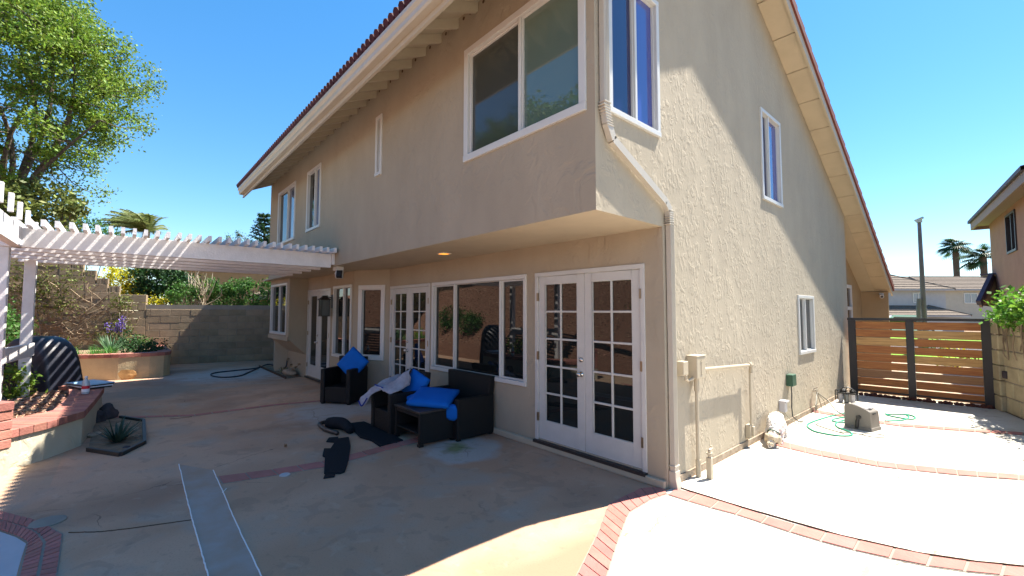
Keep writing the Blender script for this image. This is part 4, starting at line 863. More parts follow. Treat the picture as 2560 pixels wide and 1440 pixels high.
# ================================================================== PATIO FURNITURE
def wicker(name, label, cat, W, D, loc, rz, hb=.78, ha=.56, seat=.30, group=None):
    t = thing(name, label, cat, loc, group, rz); aw = .085
    def q(a, b, nm, bevel=.012, mt='wicker'):
        mb = MB(); mb.box(a, b); me = mb.build(nm, M[mt], None, org=(0, 0, 0), bevel=bevel); me.parent = t; return me
    q((-W/2, -D/2, .02), (-W/2+aw, D/2, ha), 'armrest'); q((W/2-aw, -D/2, .02), (W/2, D/2, ha), 'armrest')
    mb = MB(); mb.hexa([(-W/2+aw+.001, D/2-.09, .02), (W/2-aw-.001, D/2-.09, .02), (W/2-aw-.001, D/2, .02), (-W/2+aw+.001, D/2, .02), (-W/2+.01, D/2-.06, hb), (W/2-.01, D/2-.06, hb), (W/2-.01, D/2+.03, hb), (-W/2+.01, D/2+.03, hb)])
    o = mb.build('backrest', M['wicker'], None, bevel=.01); o.parent = t
    q((-W/2+aw+.001, -D/2+.015, .03), (W/2-aw-.001, D/2-.091, seat), 'seat')
    for x in (-W/2+.04, W/2-.04):
        for y in (-D/2+.04, D/2-.04): q((x-.025, y-.025, 0), (x+.025, y+.025, .02), 'leg', 0)
    return t
def cushion(name, label, size, loc, rot, group=None, mt='blue'):
    bm = bmesh.new(); bmesh.ops.create_cube(bm, size=1); bmesh.ops.subdivide_edges(bm, edges=bm.edges, cuts=7, use_grid_fill=True)
    sx, sy, sz = size
    for v in bm.verts:
        x, y, z = v.co*2; e = (1-abs(x)**4)*(1-abs(y)**4); k = .55+.45*e
        v.co = Vector((x*sx/2*(1-.03*abs(z)), y*sy/2*(1-.03*abs(z)), z*sz/2*k+.010*noise.noise(Vector((x*2, y*2, loc[0]*3)))))
    me = bpy.data.meshes.new(name); bm.to_mesh(me); bm.free(); me.shade_smooth(); me.materials.append(M[mt])
    o = bpy.data.objects.new(name, me); COL.objects.link(o); o.location = loc; o.rotation_euler = rot
    md_ = o.modifiers.new('b', 'BEVEL') if 0 else None
    return tag(o, label, 'cushion', group)
cg = 'blue cushions left on the patio furniture'
c1 = wicker('wicker_armchair', 'black wicker armchair alone near the far door with one blue cushion standing in it', 'armchair', .60, .58, (-5.95, -.76, 0), R(35.5), .80, .62, group='black wicker armchairs')
cushion('seat_cushion', 'blue cushion standing on its corner in the lone far armchair', (.44, .44, .11), (-5.83, -.66, .70), (R(72), R(38), R(30)), cg)
c2 = wicker('wicker_armchair', 'black wicker armchair beside the low table with grey bags draped on its arm', 'armchair', .60, .60, (-3.60, -.86, 0), 0, .78, .54, group='black wicker armchairs')
cushion('seat_cushion', 'small blue cushion leaning on the back of the armchair with the grey bags', (.36, .36, .10), (-3.45, -.70, .60), (R(70), R(20), R(10)), cg)
ls = wicker('wicker_loveseat', 'wide black wicker loveseat standing against the wall under the triple window', 'loveseat', 1.06, .60, (-3.02, -.34, 0), 0, .77, .53, group=None)
tb_ = thing('side_table', 'low black wicker table with an open shelf in front of the loveseat', 'table', (-2.94, -.86, 0))
def tq(a, b, nm, mt='wicker', bevel=.006): mb = MB(); mb.box(a, b); mb.build(nm, M[mt], tb_, bevel=bevel)
tq((-3.28, -1.12, .395), (-2.60, -.58, .425), 'table_top', 'wicker_top'); tq((-2.66, -1.11, .03), (-2.61, -.59, .394), 'side_panel'); tq((-3.27, -1.11, .03), (-3.22, -.59, .394), 'side_panel')
tq((-3.219, -1.10, .14), (-2.661, -.60, .16), 'shelf'); tq((-3.219, -.61, .161), (-2.661, -.595, .394), 'back_panel'); tq((-3.219, -1.108, .345), (-2.661, -1.09, .394), 'apron')
for x in (-3.245, -2.635):
    for y in (-1.085, -.615): tq((x-.03, y-.03, 0), (x+.03, y+.03, .03), 'foot', bevel=0)
cushion('seat_cushion', 'large square blue cushion lying on top across the table and loveseat seat', (.56, .50, .10), (-2.90, -.74, .52), (R(14), R(3), R(38)), cg)
cushion('seat_cushion', 'lower blue cushion under the large one, poking out to the left', (.48, .44, .09), (-3.16, -.72, .475), (R(4), R(0), R(-8)), cg)
cushion('seat_cushion', 'blue cushion corner hanging down between the table and the loveseat arm', (.14, .09, .20), (-2.575, -.66, .36), (R(6), R(0), R(40)), cg)
# grey bags draped over the armchair
def drape(name, label, pts_px, y_plane, mt, seed, th=.02):
    pass
def cloth(name, label, grid, mt, edge=None, group=None):
    """soft sheet through a grid of points"""
    n, m_ = len(grid), len(grid[0]); rows = [sp(r_, 6) for r_ in grid]; cols = [sp([rows[i][j] for i in range(n)], 6) for j in range(len(rows[0]))]
    a, b = len(cols), len(cols[0]); vs = []
    for j in range(a):
        for i in range(b):
            p = Vector(cols[j][i]); vs.append(p+Vector((0, -1, .4))*.035*noise.noise(p*9)+Vector((1, 0, 1))*.018*noise.noise(p*22))
    mb = MB(); mb.add(vs, [(j*b+i, (j+1)*b+i, (j+1)*b+i+1, j*b+i+1) for j in range(a-1) for i in range(b-1)])
    o = mb.build(name, mt, org=tuple(grid[0][0]), smooth=True); s_ = o.modifiers.new('t', 'SOLIDIFY'); s_.thickness = .012
    tag(o, label, 'bag', group)
    if edge:
        for jj, r_ in ((0, .010), (-1, .012)): e = MB(); e.tube([Vector(cols[j][jj])+Vector((0, -.01, 0)) for j in range(a)], r_, 5); e.build('binding', edge, o)
    return o
bg_ = 'grey zipped bags thrown over the armchair'
cloth('storage_bag', 'grey bag crumpled over the armchair seat with a raised peak', [[(-3.92, -1.12, .57), (-3.75, -1.14, .59), (-3.55, -1.14, .56), (-3.38, -1.14, .55)], [(-3.90, -.95, .66), (-3.72, -.95, .63), (-3.52, -.95, .68), (-3.36, -1.0, .58)], [(-3.86, -.72, .72), (-3.70, -.72, .66), (-3.55, -.74, .84), (-3.42, -.8, .62)]], M['grey_cloth'], None, bg_)
cloth('storage_bag', 'pale grey bag with navy edging hanging down the outer side of the armchair', [[(-3.97, -1.30, .38), (-3.86, -1.30, .33), (-3.74, -1.28, .45)], [(-3.97, -1.24, .46), (-3.84, -1.25, .44), (-3.70, -1.22, .52)], [(-3.88, -1.10, .60), (-3.76, -1.12, .60), (-3.62, -1.10, .585)]], M['grey_cloth'], M['navy'], bg_)
cloth('storage_bag', 'grey mesh bag hanging off the far side of the armchair', [[(-4.02, -.98, .34), (-4.02, -.80, .32), (-4.02, -.62, .34)], [(-3.98, -.98, .50), (-3.98, -.80, .52), (-3.98, -.62, .50)], [(-3.90, -.95, .62), (-3.92, -.80, .66), (-3.90, -.64, .62)]], M['grey_cloth'], M['navy'], bg_)
# black foam mats
def matpoly(pts, z0, z1, name, label):
    P = gp(*pts); mb = MB(); mb.prism(P, z0, z1); return tag(mb.build(name, M['mat_black'], org=(*P[0], 0), bevel=.003), label, 'mat', 'black foam mats on the patio')
matpoly([(838, 1100), (872, 1095), (876, 1118), (872, 1150), (862, 1182), (850, 1186), (810, 1186), (812, 1145), (806, 1142), (810, 1124), (826, 1124), (834, 1112)], .001, .018, 'foam_mat', 'long dark notched foam mat reaching furthest towards the camera')
matpoly([(808, 1198), (836, 1194), (840, 1182), (815, 1182)], .001, .012, 'foam_mat', 'small dark foam offcut at the tip of the long mat')
matpoly([(815, 1106), (822, 1096), (846, 1094), (846, 1108)], .001, .014, 'foam_mat', 'short dark foam strip sticking out left of the long mat')
matpoly([(868, 1062), (910, 1057), (965, 1080), (1008, 1104), (950, 1119), (928, 1104), (900, 1096)], .003, .024, 'foam_mat', 'wide dark foam mat lying by the armchair beside the brick band')
mb = MB(); P = [Vector(G(*p)) for p in ((848, 1072), (868, 1070), (900, 1092))]
mb.tube(sp([(-4.28, -1.62, .07), (-4.05, -1.50, .08), (-3.75, -1.50, .05)], 5), [.07, .08, .085, .085, .085, .08, .075, .07, .065, .06, .05], 12)
o = mb.build('rolled_mat', M['mat_black'], org=(-4.1, -1.55, 0), smooth=True); tag(o, 'curled black foam roll at the head of the long mat', 'mat')
mb = MB(); mb.tube(sp([(-4.36, -1.60, .07), (-4.33, -1.72, .06), (-4.1, -1.72, .035), (-3.8, -1.66, .03)], 6), .03, 6); tag(mb.build('rolled_edge', M['wicker_top'], org=(-4.3, -1.65, 0), smooth=True), 'greyish inner lining curling out of the black foam roll', 'lining')
# leaf litter
for i, (px, py, lb) in enumerate(((714, 1119, 'curled dry leaf lying on the shaded patio left of the long black mat'), (1917, 1228, 'tiny dark leaf on the bright concrete below the second brick band'), (2100, 1182, 'tiny dry leaf on the bright concrete between two brick bands'), (2247, 1199, 'tiny dry leaf near the right of the bright concrete'), (1977, 1160, 'tiny speck of a leaf left on the bright concrete near the dog'))):
    p = G(px, py); mb = MB(); s_ = .05 if i == 0 else .018; blades(mb, (p.x, p.y, .012), 4 if i == 0 else 1, s_, s_*.6, 1.0, .1, wob=.004)
    tag(mb.build('dry_leaf', M['leaf_dry'], org=tuple(p), recalc=False), lb, 'leaf', 'dry leaves on the concrete')

# things on the near planter
for k, (dz, mt, lb) in enumerate(((0, 'black', 'black lower magazine of the stack on the near planter cap'), (.022, 'print_white', 'white middle magazine of the stack on the near planter cap'), (.040, 'black', 'black upper magazine of the stack on the near planter cap'), (.058, 'print_blue', 'glossy pale blue magazine on top of the stack on the near planter'))):
    mb = MB(); mb.obox((-7.72, -4.20, .428+dz+.008), (.60, .36, .016), (0, 0, R(18+3*k))); tag(mb.build('magazine', M[mt], org=(-7.72, -4.2, .42), bevel=.002), lb, 'magazine', 'magazines stacked on the planter cap')
bt = thing('plastic_bottle', 'clear plastic bottle with a red and white label on the near planter cap', 'bottle', (-6.95, -4.22, .423))
mb = MB(); mb.lathe((-6.95, -4.22, .423), [(.040, 0), (.044, .01), (.044, .16), (.036, .19), (.016, .22), (.016, .235)], 14); mb.build('bottle_body', M['clear'], bt, smooth=True)
mb = MB(); mb.lathe((-6.95, -4.22, .50), [(.0455, 0), (.0455, .045)], 14); mb.build('label_band', M['red'], bt)
mb = MB(); mb.lathe((-6.95, -4.22, .455), [(.0452, 0), (.0452, .044)], 14); mb.build('label_band', M['print_white'], bt)
mb = MB(); mb.lathe((-6.95, -4.22, .658), [(.019, 0), (.019, .02), (.012, .026)], 12); mb.build('cap', M['print_white'], bt)
cn = thing('drink_can', 'blue and white drink can at the left edge in the near planter', 'can', (-6.35, -4.93, .38))
mb = MB(); mb.lathe((-6.35, -4.93, .36), [(.034, 0), (.038, .01), (.038, .13), (.030, .145)], 14); mb.build('can_body', M['navy'], cn)
mb = MB(); mb.lathe((-6.35, -4.93, .42), [(.0385, 0), (.0385, .05)], 14); mb.build('label_band', M['print_white'], cn)
# covered grill
gr = thing('covered_grill', 'large barbecue under a black vinyl cover striped by pergola shadows', 'grill', (-8.9, -4.45, 0))
bm = bmesh.new(); NU, NV = 44, 26; vs = []; c = Vector((-8.62, -4.86, 0)); a0 = math.atan2(rt.y, rt.x)
ZR = [(0, .56, .38), (.25, .54, .37), (.6, .50, .35), (.80, .47, .33), (.98, .42, .31), (1.10, .35, .27), (1.18, .28, .22), (1.225, .18, .14), (1.235, .01, .01)]
mb = MB(); zz = np.linspace(0, 1, NV)
for v in zz:
    f = v*(len(ZR)-1); i = min(int(f), len(ZR)-2); q_ = f-i; z = ZR[i][0]*(1-q_)+ZR[i+1][0]*q_; rx = ZR[i][1]*(1-q_)+ZR[i+1][1]*q_; ry = ZR[i][2]*(1-q_)+ZR[i+1][2]*q_
    for k in range(NU):
        a = 2*PI*k/NU; ca, sa = math.cos(a), math.sin(a); sx = math.copysign(abs(ca)**.55, ca)*rx; sy = math.copysign(abs(sa)**.55, sa)*ry
        fold = 1+(.035*math.sin(a*9+z*2)+.05*noise.noise(Vector((ca*2, sa*2, z*3))))*(1.2-z*.7)
        x, y = sx*fold+.10*(z-.6)*-.3, sy*fold
        vs.append(c+Vector((x*math.cos(a0)-y*math.sin(a0), x*math.sin(a0)+y*math.cos(a0), z)))
mb.add(vs, [(j*NU+k, j*NU+(k+1) % NU, (j+1)*NU+(k+1) % NU, (j+1)*NU+k) for j in range(NV-1) for k in range(NU)]); mb.build('cover', M['cover'], gr, smooth=True)

# ================================================================== PLANTS IN THE PLANTERS
mb = MB()
for _ in range(26): blades(mb, (rng.uniform(-12.95, -12.45), rng.uniform(-5.0, -3.95), .55), 26, .34, .012, .9, .5, wob=.05)
tag(mb.build('grass_clump', M['leaf_grass'], recalc=False), 'bright green grassy clump spilling over the curved planter', 'grass', kind='stuff')
t = thing('broad_leaf_plant', 'yellow-green strappy plant at the left of the curved planter', 'plant', (-13.3, -4.95, .55)); mb = MB(); blades(mb, (-13.3, -4.95, .55), 22, .62, .07, .8, .35); mb.build('foliage', M['leaf_light'], t, recalc=False)
t = thing('silver_plant', 'silvery green spiky plant in the middle of the curved planter', 'plant', (-13.4, -4.05, .55)); mb = MB(); blades(mb, (-13.4, -4.05, .6), 70, .58, .035, .95, .2, wob=.12); mb.build('foliage', M['leaf_silver'], t, recalc=False)
bush('dark_shrub', 'low dark green mound at the shaded end of the curved planter', 'shrub', (-12.95, -3.45, .68), (.5, .42, .22), M['leaf_dark'], 26, 50, .10, .06, base=.5)
bush('dark_shrub', 'flat green shrub in shadow beside the planter rim', 'shrub', (-13.7, -3.45, .66), (.5, .3, .2), M['leaf_mid'], 18, 45, .10, .06, base=.5)
t = thing('purple_flower', 'tall purple flower spikes against the block wall', 'flower', (-14.3, -3.9, .55)); mb = MB(); fl = MB()
for k in range(6):
    a = rng.normal(0, .17, 2); p0 = Vector((-14.2, -3.85, .5)); p1 = Vector((-14.3+a[0], -3.9+a[1], 1.35+rng.uniform(-.15, .25))); mb.tube([p0, p0.lerp(p1, .6), p1], .008, 4)
    fl = MB(); leaves(fl, np.array([tuple(p0.lerp(p1, u)) for u in rng.uniform(.80, 1.08, 40)]), .05, 1, .8, .035); fl.build('petals', M['purple'], t, recalc=False)
mb.build('stem', M['twig'], t); mb = MB(); leaves(mb, clumps((-14.25, -3.85, .85), (.25, .25, .35), 10, 40, .09), .06); mb.build('foliage', M['leaf_dark'], t, recalc=False)
bush('planter_plant', 'light green leafy plant at the left edge of the near planter', 'plant', (-7.75, -5.05, .62), (.42, .22, .22), M['leaf_light'], 14, 40, .07, .07, base=.35)
def hz(x, y): return H(x, y)
for x, y, r_, lb in ((-11.0, -5.75, .42, 'round mid green bush on the mulch slope between the pergola posts'), (-12.6, -5.9, .55, 'larger green bush high on the mulch slope behind the posts')):
    bush('slope_bush', lb, 'bush', (x, y, hz(x, y)+r_*.7), (r_, r_, r_*.8), M['leaf_mid'], 30, 60, .13, .08, base=hz(x, y))
bush('slope_weed', 'small grey-green weed in the striped shade on the slope', 'weed', (-8.9, -5.45, hz(-8.9, -5.45)+.12), (.12, .12, .14), M['leaf_silver'], 6, 30, .05, .05, base=hz(-8.9, -5.45))
for x, y in ((-4.5, -7.2), (-2.5, -8.0)):
    bush('slope_bush', {-4.5: 'low bush on the slope behind the pergola corner', -2.5: 'second low bush along the slope behind the patio', -.5: 'third low bush on the slope behind the camera', 1.5: 'last low bush on the slope behind the camera'}[x], 'bush', (x, y, hz(x, y)+.3), (.45, .45, .35), M['leaf_olive'], 18, 40, .12, .08, base=hz(x, y))
# vines over the stepped wall
vn = thing('dry_vine', 'tangle of dry brown vines with a few green leaves over the stepped block wall', 'vine', (*q2(1.8, .05), .5)); mb = MB()
for k in range(120):
    t_, z = rng.uniform(.5, 3.6), rng.uniform(.5, 1.5); pts = []; vt, vz = rng.normal(0, .25), rng.uniform(.15, .4)
    for i in range(rng.integers(5, 11)):
        pts.append((*q2(t_, .05+rng.uniform(0, .09)), z)); t_ += vt+rng.normal(0, .16); z += vz*rng.uniform(.3, 1.2)+rng.normal(0, .07)
        if z > 3.1 or t_ < .1 or z > 2.1+max(0, t_-.5)*.8: break
    if len(pts) > 2: mb.tube(sp(pts, 3), rng.uniform(.006, .015), 4)
mb.build('stem', M['twig'], vn)
mb = MB(); P = []
for (t_, z, n_, s_) in ((2.0, 2.2, 240, .22), (1.75, 1.8, 120, .16), (2.45, 2.5, 420, .28), (1.6, 2.6, 130, .22), (2.3, 1.7, 120, .2), (2.9, 2.4, 400, .33), (.55, 1.9, 200, .14), (.6, 1.15, 240, .18), (.8, .9, 160, .2)):
    for _ in range(n_): P.append((*q2(t_+rng.normal(0, s_), .12+rng.uniform(0, .12)), z+rng.normal(0, s_)))
leaves(mb, P, .075); mb.build('foliage', M['leaf_olive'], vn, recalc=False)
# right wall creeper
cr = thing('wall_creeper', 'bright green leafy creeper spilling over the top of the right block wall', 'creeper', (*q3(1.0, 0), 1.5))
mb = MB(); P = []
for _ in range(70):
    t_ = rng.uniform(.15, 3.2); b_ = np.array([*q3(t_, rng.uniform(-.15, .12)), 1.58+rng.uniform(-.12, .22+.12*min(t_, 1.5))]); P.append(b_+rng.normal(0, .075, (34, 3)))
leaves(mb, np.concatenate(P), .075, 1, .7); mb.build('foliage', M['leaf_creeper'], cr, recalc=False)
mb = MB()
for k in range(26):
    t_ = rng.uniform(.1, 2.5); pts = []; z = 1.5; u = rng.normal(0, .03)
    for i in range(5): pts.append((*q3(t_, .025+rng.uniform(0, .03)), z)); z -= rng.uniform(.07, .2); t_ += u+rng.normal(0, .03)
    mb.tube(sp(pts, 3), .009, 4)
mb.build('stem', M['twig'], cr)

# ================================================================== TREES AND THINGS BEYOND THE WALLS
def tree(name, label, base, crown_c, cr, ntwig, per, lsize, leaf, limbs, r0=.16, group=None, tip=.5, low=-.55):
    t = thing(name, label, 'tree', tuple(base), group); base = Vector(base); tk = MB(); lf = MB()
    fork = base.lerp(Vector(crown_c), .35)+Vector((rng.normal(0, .1), rng.normal(0, .1), 0)); allp = limb(tk, base, fork, r0, r0*.75, .04)[2:]
    for q_ in limbs:
        allp += limb(tk, fork if rng.random() < .6 else base.lerp(fork, .7), Vector(q_), r0*.55, r0*.14, .07, 7)[2:]
    P = []; C_ = Vector(crown_c)
    for k in range(ntwig):
        dd = Vector(rng.normal(0, 1, 3)).normalized()
        if dd.z < low: dd.z = abs(dd.z)*.3; dd.normalize()
        e = C_+Vector((dd.x*cr[0], dd.y*cr[1], dd.z*cr[2]))*(rng.uniform(.45, 1)**.5)*rng.uniform(.85, 1.12)
        s_ = min(allp, key=lambda p: (p-e).length+.0*p.z); bend = Vector(rng.normal(0, 1, 3))*.12*(e-s_).length+Vector((0, 0, -.1*(e-s_).length))
        L = (e-s_).length; pts = [s_.lerp(e, u)+bend*math.sin(PI*u) for u in (0, .33, .66, 1)]; tk.tube(pts, [.022, .016, .010, .004], 4, cap=False)
        for u in rng.uniform(.25, 1.03, per)**.7:
            p = s_.lerp(e, u)+bend*math.sin(PI*min(u, 1)); sg = (.30*(1-u)+.07)*min(1, L*.7)+.05
            P.append(tuple(p+Vector(rng.normal(0, sg, 3))))
    leaves(lf, P, lsize); tk.build('trunk', M['bark'], t); lf.build('crown', leaf, t, recalc=False); return t
bz = lambda p: (p[0], p[1], max(0, H(p[0], p[1]))-.1)
b0 = DP(-25, 560, 13.5)
tree('leafy_tree', 'tall airy light green tree rising behind the pergola at the left', (b0.x, b0.y, 2.4), DP(32, 205, 13.5), (2.95, 3.4, 3.9), 330, 230, .10, M['leaf_light'],
     [DP(130, 205, 13.5), DP(60, 230, 14), DP(250, 300, 13), DP(20, 60, 14), DP(180, 120, 13), DP(-80, 150, 13), DP(-140, 250, 14), DP(110, 20, 14), DP(220, 210, 14.5)], .17, low=-.8)
b0 = DP(110, 620, 12.8)
t = thing('broadleaf_shrub', 'broad-leaved olive green shrub tree between the tall tree and the pergola', 'shrub', (b0.x, b0.y, 2.0))
mb = MB(); leaves(mb, np.concatenate([clumps(DP(100, 515, 12.8), (.95, .95, .75), 40, 55, .16), clumps(DP(175, 520, 12.8), (.35, .35, .22), 8, 40, .1), clumps(DP(40, 500, 12.8), (.7, .7, .7), 20, 50, .16)]), .15, 1, .5); mb.build('foliage', M['leaf_olive'], t, recalc=False)
mb = MB()
for q_ in ((60, 500), (110, 480), (160, 515), (190, 520)): limb(mb, (b0.x, b0.y, 2.0), DP(*q_, 12.8), .05, .012)
mb.build('stem', M['bark'], t)
b0 = DP(215, 590, 16); bush('round_shrub', 'rounded mid green shrub left of the windblown palm', 'shrub', tuple(DP(212, 592, 16)), (1.0, 1.0, .75), M['leaf_mid'], 40, 70, .17, .09, base=1.5)
bush('yellow_shrub', 'bright yellow shrub over the stepped wall', 'shrub', tuple(DP(312, 705, 17.6)), (.78, .78, .72), M['leaf_yel'], 46, 70, .14, .10, base=.3)
bush('yellow_shrub', 'small patch of yellow foliage along the block wall top', 'shrub', tuple(DP(375, 752, 17.0)), (.5, .5, .18), M['leaf_yel'], 10, 40, .1, .08, base=.3)
bush('glossy_shrub', 'large dark glossy shrub behind the block wall under the pergola beams', 'shrub', tuple(DP(400, 705, 18)), (1.05, 1.05, .9), M['leaf_dark'], 70, 80, .17, .14, base=.3)
bush('glossy_shrub', 'dark shrub with yellowish tips right of the large glossy one', 'shrub', tuple(DP(452, 735, 17.6)), (.6, .6, .45), M['leaf_mid'], 30, 60, .13, .09, base=.3)
mb = MB(); t = thing('bare_shrub', 'bare pale twiggy shrub standing behind the block wall', 'shrub', tuple(DP(500, 745, 18))); b0 = DP(500, 765, 18)
for k in range(34): e = DP(500+rng.normal(0, 20), 700+rng.normal(0, 14), 18+rng.normal(0, .3)); mb.tube(sp([b0+Vector(rng.normal(0, .12, 3)), b0.lerp(e, .5)+Vector(rng.normal(0, .12, 3)), e], 3), [.016]*6+[.008], 4)
mb.build('stem', M['twig_pale'], t); mb = MB(); leaves(mb, clumps(DP(500, 712, 18), (.4, .4, .35), 12, 20, .12), .06); mb.build('foliage', M['leaf_olive'], t, recalc=False)
t = thing('clipped_hedge', 'long clipped green hedge behind the far block wall', 'hedge', tuple(DP(600, 750, 18.5))); mb = MB()
a_, b_ = DP(505, 738, 18.8), DP(690, 738, 18.4)
P = [np.array(a_.lerp(b_, u))+np.array([rng.normal(0, .2), rng.normal(0, .2), rng.uniform(-.55, .62)])+rng.normal(0, .09, (46, 3)) for u in rng.uniform(0, 1, 150)]
leaves(mb, np.concatenate(P), .10); mb.build('foliage', M['leaf_mid'], t, recalc=False)
mb = MB(); [mb.tube([a_.lerp(b_, u)-Vector((0, 0, 2.2)), a_.lerp(b_, u)+Vector((0, 0, .2))], .03, 5) for u in (.1, .3, .5, .7, .9)]; mb.build('stem', M['bark'], t)
# palms
def palm(name, label, top_, base_z, n, L, leaf, wind=(0, 0), r=.16, fan=False, lean=(0, 0)):
    top_ = Vector(top_); t = thing(name, label, 'palm tree', (top_.x-lean[0], top_.y-lean[1], base_z)); mb = MB()
    mb.tube(sp([(top_.x-lean[0], top_.y-lean[1], base_z), (top_.x-lean[0]*.5, top_.y-lean[1]*.5, (base_z+top_.z)/2), tuple(top_)], 5), [r*1.2]*5+[r]*6, 10); mb.build('trunk', M['bark'], t); mb = MB()
    for k in range(n):
        a = 2*PI*k/n+rng.uniform(-.2, .2); e = rng.uniform(-.35, 1.3) if fan else rng.uniform(.35, 1.5); l = L*rng.uniform(.8, 1.1); d_ = Vector((math.cos(a)*math.cos(e)+wind[0]*.5, math.sin(a)*math.cos(e)+wind[1]*.5, math.sin(e))).normalized()
        pts = [top_+d_*(l*u)+Vector((wind[0]*.35*l*u*u, wind[1]*.35*l*u*u, -(.55 if fan else .38)*l*u*u)) for u in np.linspace(0, 1, 9)]
        mb.tube(pts[:(5 if fan else 9)], [.025*L/1.5]*9 if not fan else .02*L, 4, cap=False)
        if fan:
            c_ = pts[4]; n_ = 18; f_ = (pts[4]-pts[3]).normalized(); s_ = f_.cross(Vector((0, 0, 1))).normalized()
            for j in range(n_):
                b = (j/(n_-1)-.5)*3.6; q_ = (f_*math.cos(b)+s_*math.sin(b)); ll = l*.55*(.75+.25*math.cos(b)); w_ = q_.cross(Vector((0, 0, 1))).normalized()*l*.03
                mb.add([c_-w_*.3, c_+w_*.3, c_+q_*ll*.6+w_+Vector((0, 0, -.05*ll)), c_+q_*ll*.6-w_+Vector((0, 0, -.05*ll)), c_+q_*ll+Vector((wind[0]*.2, wind[1]*.2, -.35*ll))], [(0, 1, 2, 3), (3, 2, 4)])
        else:
            for j in range(1, 9):
                for h in (0, .5):
                    p = pts[j-1].lerp(pts[j], h+.3); f_ = (pts[j]-pts[j-1]).normalized(); s_ = f_.cross(Vector((0, 0, 1))).normalized()
                    for sg in (-1, 1):
                        ll = l*.30*math.sin(PI*(.15+.8*j/9)); q_ = (s_*sg*.8+f_*.7+Vector((wind[0]*.3, wind[1]*.3, -.35))).normalized(); w_ = f_*.022*L
                        mb.add([p-w_, p+w_, p+q_*ll], [(0, 1, 2)])
    mb.build('crown', leaf, t, recalc=False); return t
palm('feather_palm', 'windblown yellow-green palm above the pergola', DP(366, 580, 24), 0, 60, 1.95, M['leaf_palm'], wind=tuple((-rt*.75)[:2]), r=.16)
palm('fan_palm', 'taller fan palm behind the grey roofs beyond the gate', DP(2388, 616, 60), 0, 30, 2.3, M['leaf_dark'], wind=tuple((-rt*.5)[:2]), r=.34, fan=True)
palm('fan_palm', 'fan palm beside the neighbour eave on the right', DP(2458, 643, 55), 0, 30, 2.4, M['leaf_dark'], wind=tuple((-rt*.5)[:2]), r=.34, fan=True)
# conifer and wispy tree by the house corner
t = thing('conifer', 'dark tiered conifer against the left corner of the house', 'tree', tuple(DP(664, 720, 30))); mb = MB(); tk = MB(); ax = DP(662, 540, 30); tk.tube([(ax.x, ax.y, 0), tuple(ax)], [.22, .03], 8)
for z in np.arange(3.4, ax.z, .28):
    R_ = .35+(ax.z-z)*.36
    for k in range(11):
        a = rng.uniform(0, 2*PI); e = Vector((ax.x+R_*math.cos(a), ax.y+R_*math.sin(a), z+.30*R_)); s_ = Vector((ax.x, ax.y, z)); tk.tube([s_, e], [.03, .008], 4, cap=False)
        P = [tuple(s_.lerp(e, u)+Vector(rng.normal(0, .05, 3))) for u in rng.uniform(.1, 1.03, 42)]; leaves(mb, P, .16, .6, .4)
tk.build('trunk', M['bark'], t); mb.build('crown', M['leaf_dark'], t, recalc=False)
c_ = DP(594, 615, 28); tree('wispy_tree', 'thin wispy grey-green tree left of the conifer', (c_.x, c_.y, 0), tuple(c_), (.8, .8, 1.1), 40, 26, .10, M['leaf_silver'], [c_+Vector((0, 0, .8)), c_+Vector((.3, -.4, .3))], .08)
# trees on the slope behind the camera (seen mirrored in the windows)
for i, (x, y, h_, lb) in enumerate(((-7.6, -10.2, 7.7, 'slope tree mirrored nearest the house corner in the big upper window'), (-9.8, -9.6, 7.5, 'slope tree mirrored in the middle of the big upper window'), (-15.5, -12.5, 8.8, 'slope tree mirrored in the smaller upper windows'), (-12.4, -10.4, 8.0, 'slope tree mirrored in the screened left pane of the big upper window'))):
    tree('slope_tree', lb, bz((x, y)), (x, y, h_), (2.3, 2.3, 2.1), 75, 100, .17, M['leaf_mid'], [(x+.6, y, h_), (x-.6, y+.4, h_+.4)], .14, group='trees on the slope behind the patio')

# neighbour house at the right
K = 1.5; wd_ = Vector((.137, -.99)); ca = CAM+(DP(2486, 779, 13.7)-CAM)
class PK(PL):
    def p(s, u, z, d=0): return PL.p(s, u*K, CAM.z+(z-CAM.z)*K if z > 0 else z, d*K)
NP = PK((ca.x, ca.y, 0), (wd_.x, wd_.y, 0), (-.99, -.137, 0)); EL = 4.55
nh = thing('neighbour_house', 'rosy brown neighbouring house with deep eaves at the right edge', 'house', (ca.x, ca.y, 0))
mb = MB(); wall(mb, NP, [(0, 0), (EL, 0), (EL, 3.6), (0, 3.6)], [(1.62, 2.30, 2.73, 3.40)]); mb.add([NP.p(0, 0), NP.p(0, 0, -6), NP.p(0, 3.6, -6), NP.p(0, 3.6)], [(0, 1, 2, 3)]); mb.add([NP.p(EL, 0), NP.p(EL, 0, -6), NP.p(EL, 3.6, -6), NP.p(EL, 3.6)], [(0, 1, 2, 3)]); mb.build('wall', M['rosewall'], nh, recalc=False)
mb = MB(); NP.box(mb, 1.59, 1.63, 2.71, 3.42, -.06, .02); NP.box(mb, 2.29, 2.33, 2.71, 3.42, -.06, .02); NP.box(mb, 1.63, 2.29, 2.71, 2.75, -.06, .021); NP.box(mb, 1.63, 2.29, 3.38, 3.42, -.06, .021); NP.box(mb, 1.95, 1.99, 2.75, 3.38, -.06, .01); f = mb.build('window', M['metal_dark'], nh)
mb = MB(); NP.box(mb, 1.63, 2.29, 2.75, 3.38, -.05, -.04); mb.build('pane', M['glass_sky'], f)
mb = MB(); NP.box(mb, -.24, EL, 3.45, 3.60, .22, .25); NP.box(mb, -.26, -.22, 3.45, 3.60, -6, .219); mb.build('fascia', M['rose_trim'], nh)
mb = MB(); NP.box(mb, -.22, EL, 3.52, 3.55, -3, .22); mb.build('eave_soffit', M['rose_trim'], nh)
